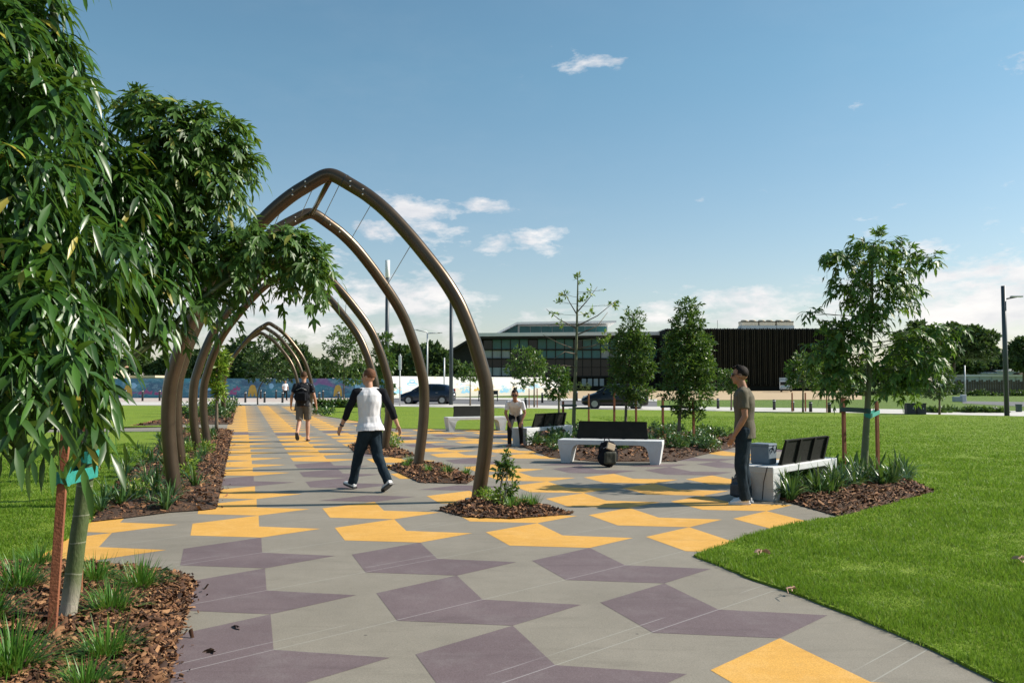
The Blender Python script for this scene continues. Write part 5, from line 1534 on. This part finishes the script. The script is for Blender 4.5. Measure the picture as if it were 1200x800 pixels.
# ---- small trees farther off
sm_g = 'small young trees along the road and footpath'
def small(label, tx, ybase, ytop, ells, n, seed, L=.22, Y=None, lm='leaf_mid', lean=0, trunk=None, r0=.06):
    Y = gp(tx, ybase).y if Y is None else Y
    tr = trunk or [(tx, ybase), (tx+lean*.5, (ybase+ytop)/2), (tx+lean, ytop)]
    return tree('small_tree', label, tr, Y, ells, n, 5, L, L*.17, .3, lm, r0, .015, seed=seed, nseg=2, group=sm_g, shell=.45)
small('round small tree with a grey trunk left of the walking man in white', 403, 473.5, 400, [(402,388,12,12),(396,402,18,14),(414,405,14,15),(388,420,12,14),(405,425,22,16),(422,428,12,12),(412,443,18,8),(385,432,8,10)], 520, 51, .30)
small('small tree framed by the far arches, with a bent pale trunk', 303, 474, 420, [(318,405,20,14),(330,420,22,16),(305,420,18,16),(320,435,26,14),(340,436,12,10),(300,438,12,10)], 560, 52, .32, trunk=[(302,474),(302,462),(306,450),(316,436),(320,410)], lm='leaf_dark')
small('small round tree with thin trunks in front of the glass building', 626, 477, 420, [(615,418,18,12),(604,432,14,10),(628,425,14,14),(620,440,20,12),(608,450,9,6),(636,432,8,12)], 420, 53, .26)
small('small low tree left of the thin bare tree, by the woman', 655, 492, 440, [(655,438,13,9),(646,450,10,9),(662,452,9,10),(655,462,10,7),(644,462,6,5)], 240, 54, .19)
small('small drooping tree before the white hoarding', 551, 475, 432, [(549,430,10,6),(541,437,9,6),(556,438,8,8),(548,442,14,6)], 190, 55, .24)
small('small tree with two props at the footpath, right of the standing man', 941, 483, 425, [(940,420,12,8),(932,432,12,10),(950,432,12,12),(940,445,18,10),(953,452,8,8),(928,446,7,8)], 420, 56, .22)
small('low small tree on the footpath left of the standing man', 857, 480.5, 445, [(853,440,12,8),(864,446,10,8),(848,452,9,7),(860,456,9,7)], 260, 57, .22)
small('small tree behind the trunk of the right staked tree', 985, 484, 430, [(985,430,12,10),(978,445,12,10),(992,448,12,10),(985,458,10,8)], 240, 58, .22)
small('small tree right of the two charcoal cabinets', 1101, 485.5, 440, [(1098,420,14,12),(1105,438,14,12),(1092,445,12,10),(1108,452,10,10),(1098,460,14,8)], 460, 59, .20, lm='leaf_dark')
small('leafy green column tree behind the legs of the third arch', 452, 478, 400, [(452,398,8,10),(447,415,10,12),(456,425,8,14),(449,440,9,12),(455,455,8,10)], 420, 60, .22, Y=46)
small('yellow green leafy sapling between the left arch legs', 254, 497, 415, [(252,412,9,9),(247,428,10,12),(258,432,9,12),(250,448,10,10),(258,458,8,10),(262,420,8,10)], 330, 61, .20, lm='leaf_lime', Y=28)
for x, yb_, t in ((928.5,482,'left prop of the small footpath tree'),(944,482,'right prop of the small footpath tree')): stake(x, yb_, 460, .06, 'grey brown stake, '+t)
for x, yb_, t in ((620,477.5,'left of the small tree before the glass building'),(629.5,477.5,'right of the small tree before the glass building'),(969,483,'farther left behind the right staked tree')): stake(x, yb_, 455, .05, 'thin stake '+t)

# ---- background trees beyond the road
bg_g = 'background trees'
def bgtree(label, Y, ells, n, seed, trunk=None, L=1.0, lm='leaf_far', kk=.55):
    x = ells[0][0]; tr = trunk or [(x, 455), (x, ells[0][1])]
    rng_ = np.random.default_rng(seed+500)
    return tree('background_tree', label, tr, Y, ells, n, 6, L, L*kk*.5, .15, lm, .3, .1, seed=seed, nseg=2, depth=.8, spread=1.4, shell=.55, limbs=.10)
bgtree('dark round tree behind the white hoarding, left of the two far lamp posts', 115, [(468,415,14,12),(458,428,16,14),(475,432,14,12),(465,440,20,8)], 420, 71, L=.75)
bgtree('dark round tree behind the white hoarding, right of the nearer arch leg', 112, [(505,414,16,12),(492,424,16,14),(515,424,14,14),(505,436,22,10)], 520, 72, L=.75)
bgtree('dark tree between white hoarding and glass building wing', 125, [(532,432,12,9),(524,438,12,8),(540,438,10,8)], 240, 73, L=.7)
bgtree('dark broad tree seen through the left side of the far arches', 120, [(285,415,18,22),(270,428,16,18),(296,432,18,16),(278,440,22,12)], 560, 74, L=.8)
bgtree('dark broad tree seen through the right side of the far arches', 125, [(345,420,18,20),(360,432,16,14),(335,432,20,16)], 480, 75, L=.8)
bgtree('low dark tree beyond the blue hoarding, right of the far arches', 130, [(378,432,16,10),(392,436,14,8),(366,437,14,8)], 300, 76, L=.8)
bgtree('low olive tree beyond the blue hoarding left of the walking man', 135, [(425,434,16,8),(440,437,14,7),(412,438,12,6)], 240, 77, L=.8)
bgtree('olive tree beyond the low grey building at far left', 140, [(205,425,18,12),(190,432,16,10),(222,430,16,12),(210,438,24,8)], 460, 78, L=.85)
bgtree('olive tree beyond the hoarding behind the near trunk', 140, [(160,424,18,10),(145,430,16,10),(175,430,16,10),(130,430,18,12)], 400, 79, L=.85)
bgtree('olive tree behind the left arch legs', 135, [(236,424,14,14),(246,432,12,12),(228,436,12,10)], 300, 80, L=.85)
bgtree('olive tree hidden behind the big near crown at far left', 140, [(95,428,22,14),(60,430,24,12),(20,428,30,14)], 380, 81, L=.9)
bgtree('tall airy eucalyptus behind the staked tree on the right', 150, [(1075,386,14,9),(1062,400,14,12),(1090,395,12,12),(1070,415,20,14),(1055,425,16,14),(1085,425,18,16)], 700, 82, L=.9, lm='leaf_far')
bgtree('tall airy eucalyptus left of the dark lamp post', 155, [(1118,388,16,9),(1140,392,16,9),(1158,396,12,9),(1130,405,26,12),(1150,412,18,10),(1112,412,16,14)], 900, 83, L=.9)
bgtree('broad dark tree mass behind the long pale shed', 175, [(1130,428,30,8),(1160,427,22,8),(1110,430,22,10),(1175,424,12,10)], 600, 84, L=1.1)
bgtree('dark tree at the right edge behind the lamp post', 145, [(1200,404,14,10),(1188,412,10,9),(1215,412,16,14),(1205,424,24,10)], 560, 85, L=.85)
bgtree('dark tree behind the service cabinets', 120, [(1050,438,18,14),(1035,444,14,12),(1068,446,16,10)], 360, 86, L=.7)
bgtree('distant dark tree at the right end of the ribbed building', 190, [(1003,440,14,8),(1018,436,14,10)], 240, 87, L=1.1)
# hedge / shrubs before the timber fence
def shrubrow(label, Y, x0, x1, ytop, ybot, n, seed, lm):
    rng_ = np.random.default_rng(seed); k = Y/1000
    cnt = max(2, int((x1-x0)/8)); e = []
    for i in range(cnt):
        cx_ = x0+(x1-x0)*(i+.5)/cnt; h = (ybot-ytop)*rng_.uniform(.6, 1.1)
        e.append((at(cx_, ybot-h*.5, Y+rng_.uniform(-.5, .5)), (7*k, 6*k, h*.55*k)))
    P, d = crown_pts(e, n, rng_, .5); D = unit(d+np.array([0,0,.4]))
    V, F = leaf_spray(P, D, rng_, 5, .4, .08, .2, 0, 1.2, 2)
    return tag(np_obj('shrubs', V, F, M[lm]), label, 'shrubs', kind='stuff')
shrubrow('dark low shrubs before the brown timber fence at right', 110, 1132, 1245, 458, 469, 700, 91, 'leaf_dark')
shrubrow('dark low undergrowth beyond the right lawn', 118, 1000, 1128, 450, 465, 700, 92, 'leaf_dark')
shrubrow('low dark planting along the edge of the plaza paving', 55, 372, 450, 471.5, 476, 300, 93, 'leaf_dark')
shrubrow('low grassy planting along the far edge of the lawn', 46, 1085, 1175, 481, 486.5, 300, 94, 'leaf_dark')
shrubrow('scrubby undergrowth along the foot of the glass building', 165, 560, 690, 447, 456, 400, 95, 'leaf_far')

# ------------------------------------------------------------------ low plants
def tuft_me(name, rng, n, L, W, droop, lean, m, nseg=3, r=.04):
    a = rng.uniform(0, 2*PI, n); ra = rng.uniform(0, r, n)
    P0 = np.stack([np.cos(a)*ra, np.sin(a)*ra, np.full(n, -.01)], 1)
    ln = rng.uniform(.05, lean, n); a2 = a+rng.normal(0, .4, n)
    D = unit(np.stack([np.cos(a2)*ln, np.sin(a2)*ln, np.ones(n)], 1))
    side = np.stack([-np.sin(a2), np.cos(a2), np.zeros(n)], 1)
    Ls = rng.uniform(.5, 1.1, n)*L; Ws = np.full(n, W)*rng.uniform(.7, 1.3, n)
    V, F = strips(P0, D, (side, Ws), Ls, rng.uniform(.3, 1.0, n)*droop, nseg, (.8, 1, .7, .03) if nseg == 3 else (.8, 1.0, .9, .6, .03))
    return np_mesh(name, V, F, m)
def put(name, me, loc, rz, s, label, cat, group=None):
    o = bpy.data.objects.new(name, me); COL.objects.link(o); o.location = loc; o.rotation_euler = (0, 0, rz); o.scale = (s, s, s)
    return tag(o, label, cat, group)
rg = np.random.default_rng(77)
tm = [tuft_me('grass_tuft', rg, 300, .29, .0040, .55, 1.25, M['tuft'], r=.09) for _ in range(3)]
near_tufts = [(20,700,1.15,'bushy dark grass tuft at the left picture edge'),(12,800,1.3,'large grass tuft in the lower left corner of the mulch'),(112,690,.95,'grass tuft just behind the near green trunk'),(165,697,1.0,'grass tuft at the rear right corner of the near mulch bed'),
              (130,728,1.0,'grass tuft right of the near green trunk'),(124,782,.95,'grass tuft near the bottom edge, in the middle of the mulch'),(100,822,.8,'grass tuft cut by the bottom picture edge'),(45,672,.9,'grass tuft behind the front wooden stake'),(-20,740,1.2,'grass tuft cut by the left picture edge')]
for i, (x, y, s, lab) in enumerate(near_tufts):
    p = gp(x, y); p.z = .03
    put('grass_tuft', tm[i % 3], p, rg.uniform(0, 6), s, lab, 'grass tuft', 'grass tufts in the near mulch bed')
small_t = [tuft_me('grass_tuft', rg, 70, .22, .005, .4, .7, M['tuft'], r=.05) for _ in range(2)]
for i, (x, y, lab) in enumerate([(476,551,'grass tuft at the foot of the second arch'),(502,556,'grass tuft just right of the second arch foot'),(524,558,'grass tuft in the middle of the second arch bed'),(547,559,'grass tuft at the right tip of the second arch bed'),(480,545,'pale grass tuft behind the second arch foot'),
                               (624,598,'grass tuft at the right tip of the nearest arch bed'),(612,597,'grass tuft beside the small leafy sapling'),(600,600,'grass tuft below the small leafy sapling')]):
    p = gp(x, y); p.z = .03; put('grass_tuft', small_t[i % 2], p, rg.uniform(0, 6), rg.uniform(.85, 1.15), lab, 'grass tuft', 'grass tufts in the small arch beds')
# strap leaved plants
sm_ = [tuft_me('strap_plant', rg, 34, .42, .014, .55, .95, M['strap'], nseg=4, r=.05) for _ in range(4)]
n = 0
for j in range(2000):
    if n >= 48: break
    x = rg.uniform(905, 1075); y = rg.uniform(560, 595); p = gp(x, y)
    if not inpoly(np.array([p.x]), np.array([p.y]), V2(BED_R))[0]: continue
    if y > 566+(1085-x)*.16: continue
    p.z = .05; put('strap_plant', sm_[n % 4], p, rg.uniform(0, 6), rg.uniform(.85, 1.2), 'arching strap-leaved plant in the mulch bed round the right staked tree', 'plant', 'strap-leaved plants by the right staked tree'); n += 1
for i, (x, y) in enumerate([(197,560),(150,560),(160,575),(135,585),(178,548),(190,532),(170,540),(205,545),(222,560),(228,575),(232,548),(238,538),(215,525),(225,518),(240,528),(200,515),(248,512),(188,520),(145,572),(120,598),(165,590),(250,520),(236,510),(212,512),(140,560),(152,545),(168,552),(186,560),(172,568),(155,592),(128,590),(142,598),(182,585),(192,548),(210,535),(220,528),(118,604),(176,596),(198,586),(160,530),(184,515),(206,505)]):
    p = gp(x, y); p.z = .06; put('strap_plant', sm_[i % 4], p, rg.uniform(0, 6), rg.uniform(.5, .95), 'strap-leaved plant in the long left bed among the arch feet', 'plant', 'strap-leaved plants in the long left bed')
# broad paddle leaved plant (few big upright leaves) by the right tree
def paddle(x, y, leaves, label):
    b_ = gp(x, y); rngp = np.random.default_rng(int(x)); P0, D, Ls = [], [], []
    for (tx, ty, l) in leaves:
        t = at(tx, ty, b_.y+rngp.uniform(-.15, .15)); P0.append([0,0,.02]); v = t-b_; D.append([v.x, v.y, v.z]); Ls.append(l)
    D_ = unit(np.array(D)); V, F = strips(np.array(P0)+D_*.12, D_, (rand_dirs(len(D), rngp), np.full(len(D), .035)), np.array(Ls), np.full(len(D), .12), 3, (.15, .9, 1, .03))
    mb = MB()
    for d_, l in zip(D_, Ls): mb.tube([(0,0,0), tuple(np.array(d_)*.2)], .006, 5)
    r_ = thing('paddle_leaf_plant', label, 'plant', b_); np_obj('leaves', V, F, M['strap'], r_); mb.build('stems', M['strap'], r_); return r_
paddle(972, 562, [(981,535,.34),(955,549,.34),(984,545,.22)], 'dark plant with a few broad upright leaves at the far end of the right bench')
paddle(1000, 563, [(1003,537,.36),(993,540,.34),(1010,548,.24)], 'broad-leaved plant between the left stake and trunk of the right tree')
paddle(1026, 560, [(1038,528,.36),(1052,543,.42),(1020,538,.3)], 'broad-leaved plant at the right stake of the right tree')
# leafy shrubs
def shrub_me(name, rng, n, R, L, W, m, lobed=0, droop=.35):
    P, d = crown_pts([(Vector((0,0,R[2]*.9)), R)], n, rng, .5); D = unit(d+np.array([0,0,.6]))
    P[:,2] = np.maximum(P[:,2], .03)
    V, F = leaf_spray(P, D, rng, 4, L, W, droop, lobed, 1.1, 2); return np_mesh(name, V, F, m)
sh_dark = [shrub_me('leafy_shrub', rg, 60, (.24,.24,.17), .11, .017, M['strap']) for _ in range(3)]
sh_lime = [shrub_me('leafy_shrub', rg, 60, (.24,.24,.20), .09, .016, M['leaf_lime']) for _ in range(3)]
n = 0
for j in range(600):
    if n >= 70: break
    x = rg.uniform(610, 866); y = rg.uniform(503, 531); p = gp(x, y)
    if not inpoly(np.array([p.x]), np.array([p.y]), V2(BED_M))[0]: continue
    if x < 650 and n % 3: continue
    p.z = .05; put('leafy_shrub', sh_dark[n % 3] if n % 4 else small_t[n % 2], p, rg.uniform(0, 6), rg.uniform(.8, 1.25), 'low leafy plant in the mulch bed behind the middle bench', 'plant', 'low plants in the bed behind the middle bench'); n += 1
for i, (x, y) in enumerate([(180,548),(196,536),(160,560),(232,565),(246,545),(205,525),(222,535),(186,575),(240,530),(170,590),(198,575),(255,515),(228,510),(222,585),(216,575),(228,562),(236,552),(221,548),(246,535),(229,530),(208,600),(240,520),(252,508),(213,590)]):
    p = gp(x-(14 if y > 540 else 4), y); p.z = .05; put('leafy_shrub', (sh_lime[i % 3] if i % 3 == 0 else sm_[i % 4]), p, rg.uniform(0, 6), rg.uniform(.6, 1.0), 'yellow green leafy plant at the left feet of the near arches', 'plant', 'yellow green plants at the left arch feet')
for i, (x, y) in enumerate([(262,492),(255,488),(246,485),(235,492),(268,484),(258,481),(222,491),(272,480)]):
    p = gp(x, y); p.z = .05; put('leafy_shrub', (sh_dark+sh_lime)[(i*2) % 6], p, rg.uniform(0, 6), rg.uniform(1.5, 2.3), 'bushy green plant in the bed under the far arches', 'plant', 'plants in the bed under the far arches')
for i, (x, y, s, lab) in enumerate([(452,523,1.0,'leafy plant right behind the walking man in white'),(444,520,1.2,'taller leafy plant at the third arch foot'),(462,527,.8,'small leafy plant in the bed behind the walking man in white'),(384,487,1.6,'low dark plant beside the shorts of the man with the backpack'),(372,486,1.2,'smaller low plant right of the man with the backpack')]):
    p = gp(x, y); p.z = .04; put('leafy_shrub', sh_lime[i % 3] if i < 3 else sh_dark[i % 3], p, rg.uniform(0, 6), s, lab, 'plant')
# lime sprouts at the foot of the nearest arch
for i, (x, y, s, lab) in enumerate([(568,590,.5,'bright yellow green sprout touching the nearest arch foot'),(577,593,.6,'yellow green sprout between the nearest arch foot and the sapling'),(590,596,.65,'low yellow green plant under the small leafy sapling')]):
    p = gp(x, y); p.z = .03; put('leafy_shrub', sh_lime[i], p, i, s, lab, 'plant')
# small leafy sapling right of the nearest arch leg
ys = gp(589, 596).y
tree('leafy_sapling', 'small leafy sapling with pale stems beside the right foot of the nearest arch', [(587,598),(586,580),(588,560),(592,538)], ys,
     [(596,540,11,8),(589,546,10,7),(600,552,9,7),(586,556,8,6),(603,566,7,7),(597,575,8,10),(598,584,6,6),(592,532,6,5)], 75, 5, .085, .016, .45, 'leaf_mid', .012, .006, seed=99, depth=.9, nseg=2, cat='sapling', limbs=.006)
mb = MB(); 
for dx0 in (-.03, .02, .04): mb.tube([gp(589,597)+Vector((dx0,0,0)), at(590+dx0*90, 570, ys), at(594+dx0*60, 548, ys)], [.009,.008,.004], 6)
o = mb.build('vine_stem', M['cream'], None, True); tag(o, 'pale bare stems standing among the small leafy sapling', 'stems')
# dead leaves on lawn and paving
M['dead'] = mat('dead_leaf', (.55, .38, .28), (.40, .22, .14), 30, .8)
def deadleaf(x, y, s, label, z=.04, n=6):
    rngd = np.random.default_rng(int(x)); p = gp(x, y); p.z = z
    a = rngd.uniform(0, 2*PI, n); D = np.stack([np.cos(a), np.sin(a), rngd.uniform(.1, .5, n)], 1)
    V, F = strips(np.zeros((n, 3)), unit(D), (np.tile([0,0,1.], (n,1))+rand_dirs(n, rngd)*.8, np.full(n, s*.2)), np.full(n, s), np.full(n, .5), 3, (.2, 1, .8, .05))
    mb = MB(); mb.tube([(0,0,.01), (-.06,-.07,.02), (-.08,-.17,.004)], .003, 5)
    r_ = thing('dead_leaf', label, 'leaf', p); np_obj('blade', V, F, M['dead'], r_); mb.build('stalk', M['dead'], r_)
deadleaf(893, 655, .085, 'crumpled pale pink dead leaf on the lawn near the paving edge', .07)
deadleaf(1196, 664, .08, 'crumpled dead leaf on the lawn at the right picture edge', .07)
deadleaf(928, 697, .05, 'brown curled leaf scrap at the lawn edge', .05)
for x, y, lab in ((276,734,'dark dead leaf scrap on the purple paving near the mulch'),(252,763,'dark leaf scrap lying left on the purple paving'),):
    rngd = np.random.default_rng(int(x)); n_ = 4; a = rngd.uniform(0, 2*PI, n_)
    V, F = strips(np.zeros((n_, 3))+rngd.normal(0, .02, (n_,3))*[1,1,0], unit(np.stack([np.cos(a), np.sin(a), np.full(n_, .15)], 1)), (np.tile([0,0,1.], (n_,1))+rand_dirs(n_, rngd), np.full(n_, .010)), np.full(n_, .06), np.full(n_, .3), 3, (.2, 1, .8, .05))
    p = gp(x, y); p.z = .008
    tag(np_obj('leaf_scrap', V, F, M['mulch'], loc=p), lab, 'leaf')
# ------------------------------------------------------------------ cars
M['paint_navy'] = mat('dark_blue_car_paint', (.006, .014, .032), rough=.25, spec=.3, coat=.5)
M['paint_black'] = mat('black_car_paint', (.004, .004, .005), rough=.25, spec=.25, coat=.4)
M['tyre'] = mat('tyre_rubber', (.02, .02, .02), rough=.85)
M['rim'] = mat('alloy_rim', (.35, .36, .37), rough=.35, metal=.7)
M['tail_red'] = mat('tail_light_red', (.45, .015, .02), rough=.2, coat=.6)
M['headlamp'] = mat('clear_headlamp', (.55, .57, .6), rough=.15, coat=.6)
def car(label, loc, rz, paint, sedan=False):
    """front towards +X. length 4.1"""
    root = thing('parked_car', label, 'car', loc, rz)
    # (x, z_low, z_belt, z_top, half width low, half width top)
    st = [(-2.02,.35,.78,.82,.70,.62),(-1.97,.24,.88,.98,.80,.66),(-1.80,.20,.93,1.22,.845,.60),(-1.50,.19,.95,1.43,.86,.585),(-.9,.18,.95,1.50,.865,.60),(-.2,.18,.93,1.505,.865,.61),(.35,.18,.92,1.44,.86,.60),
          (.80,.18,.91,1.20,.855,.63),(1.15,.19,.90,.985,.85,.69),(1.55,.20,.83,.86,.83,.66),(1.88,.24,.70,.74,.78,.60),(2.03,.32,.58,.60,.66,.55)]
    if sedan: st[1] = (-1.97,.24,.90,.93,.80,.66); st[2] = (-1.8,.20,.95,1.0,.845,.64); st[3] = (-1.5,.19,.96,1.10,.86,.60)
    def ring(x, zl, zb, zt, wl, wt):
        return [(x, wl*.90, zl), (x, wl, zl+.12), (x, wl*1.0, (zl+zb)/2), (x, wl*.965, zb), (x, wt+.02, zt-.05), (x, wt*.86, zt), (x, 0, zt+.015),
                (x, -wt*.86, zt), (x, -wt-.02, zt-.05), (x, -wl*.965, zb), (x, -wl, (zl+zb)/2), (x, -wl, zl+.12), (x, -wl*.90, zl)]
    mb = MB(); vs = []; n = 13
    for s in st: vs += ring(*s)
    fs = [(i*n+k, i*n+(k+1) % n, (i+1)*n+(k+1) % n, (i+1)*n+k) for i in range(len(st)-1) for k in range(n)]
    fs += [tuple(range(n-1,-1,-1)), tuple((len(st)-1)*n+k for k in range(n))]
    mb.add(vs, fs); body = mb.build('body', M[paint], root, True)
    def surf(x):
        for i in range(len(st)-1):
            if st[i][0] <= x <= st[i+1][0]:
                t = (x-st[i][0])/(st[i+1][0]-st[i][0]); return [a+(b_-a)*t for a, b_ in zip(st[i], st[i+1])]
    def win(name, xs, parent):
        for sy in (-1, 1):
            m_ = MB(); up, lo = [], []
            for x, f0, f1 in xs:
                _, zl, zb, zt, wl, wt = surf(x); y0, z0 = wl*.965, zb; y1, z1 = wt+.02, zt-.05
                lo.append((x, sy*(y0+(y1-y0)*f0+.012), z0+(z1-z0)*f0)); up.append((x, sy*(y0+(y1-y0)*f1+.012), z0+(z1-z0)*f1))
            k = len(xs); m_.add(lo+up, [(i, i+1, k+i+1, k+i) for i in range(k-1)]); m_.build(name, M['glass_dark'], parent)
    win('side_window', [(-.42,.10,.90),(0,.10,.90),(.35,.10,.90),(.72,.10,.80)], root)
    win('side_window', [(-1.45,.15,.85),(-1.2,.12,.88),(-.9,.10,.90),(-.50,.10,.90)], root)
    m_ = MB(); m_.add([(.44,.50,1.40),(.44,-.50,1.40),(1.10,-.66,1.0),(1.10,.66,1.0)], [(0,1,2,3)])
    vv = [(x+.015, y, z+.02) for x, y, z in m_.v]; m_.v = vv; m_.build('windscreen', M['glass_dark'], root)
    m_ = MB(); m_.add([(-1.60,.46,1.40),(-1.60,-.46,1.40),(-1.93,-.58,1.02),(-1.93,.58,1.02)], [(0,3,2,1)]); m_.v = [(x-.03, y, z+.01) for x, y, z in m_.v]; m_.build('rear_window', M['glass_dark'], root)
    for x in (-1.27, 1.27):
        for sy in (-1, 1):
            w = thing('wheel', None, None, (x, sy*.79, .31)); w.parent = root
            m_ = MB(); m_.tube([(0,-.10,0),(0,-.09,0),(0,.09,0),(0,.10,0)], [.28,.31,.31,.28], 24); m_.build('tyre', M['tyre'], w)
            m_ = MB(); m_.tube([(0,sy*.098,0),(0,sy*.108,0)], [.20,.19], 20)
            for a in range(5): 
                t = 2*PI*a/5; m_.box((math.cos(t)*.10, sy*.112, math.sin(t)*.10), (.19,.015,.045), Matrix.Rotation(-t, 3, 'Y'))
            m_.build('rim', M['rim'], w)
            m_ = MB(); m_.tube([(x,sy*.852,.31),(x,sy*.872,.31)], [.36,.35], 24); m_.build('wheel_arch', M['tyre'], root)
            w.location.y = sy*.80
    for sy in (-1, 1):
        m_ = MB(); m_.box((-1.90, sy*.66, .98), (.16,.14,.34), bev=.03); m_.build('tail_light', M['tail_red'], root)
        m_ = MB(); m_.box((1.80, sy*.62, .70), (.26,.26,.13), bev=.03); m_.build('headlight', M['headlamp'], root)
        m_ = MB(); m_.box((.72, sy*.93, 1.0), (.12,.14,.11), bev=.02); m_.build('wing_mirror', M[paint], root)
        for x in (.0, -.85):
            m_ = MB(); m_.box((x, sy*.872, .86), (.16,.02,.03)); m_.build('door_handle', M['rim'], root)
    m_ = MB(); m_.box((-2.01, 0, .72), (.04,.50,.12)); m_.build('number_plate', M['white_paint'], root)
    m_ = MB(); m_.box((2.00, 0, .48), (.06,.8,.14), bev=.01); m_.build('grille', M['tyre'], root)
    return root
p = gp(500, 473.5); p.y += .8
car('dark blue hatchback parked facing left before the white hoarding', p, PI-.12, 'paint_navy')
p = gp(722, 479); p.y += .8
car('black car at the kerb behind the left dense tree, facing left', p, PI-.05, 'paint_black', True)
p = gp(555, 478); 
# truck by the ribbed building
pt = Vector((at(921, 453, 150).x, 150, 0)); k = .15
r = thing('truck', 'small white truck with a blue front parked before the dark ribbed building', 'truck', pt, -.33)
M['truck_blue'] = mat('truck_blue', (.20, .42, .55), rough=.4)
mb = MB(); mb.box((.0,3.2,1.55), (2.25,4.4,1.9), bev=.05); mb.build('cargo_box', M['panel_grey'], r)
mb = MB(); mb.box((0,.1,1.15), (2.1,1.7,1.5), bev=.15); mb.build('cab', M['white_paint'], r)
mb = MB(); mb.box((0,-.76,1.50), (1.85,.06,.60), bev=.02); mb.build('windscreen', M['glass_dark'], r)
mb = MB(); mb.box((0,-.78,.95), (1.7,.06,.22), bev=.02); mb.build('front_panel', M['truck_blue'], r)
mb = MB(); mb.box((0,-.80,.55), (2.0,.12,.24), bev=.03); mb.build('bumper', M['panel_grey'], r)
for sx_ in (-1, 1):
    mb = MB(); mb.ball((sx_*.75,-.86,.72), (.12,.05,.10), 10, 6); mb.build('headlight', M['headlamp'], r)
    for y in (.2, 4.2):
        mb = MB(); mb.tube([(sx_*.82-.12,y,.42),(sx_*.82+.12,y,.42)], .42, 18); mb.build('wheel', M['tyre'], r)
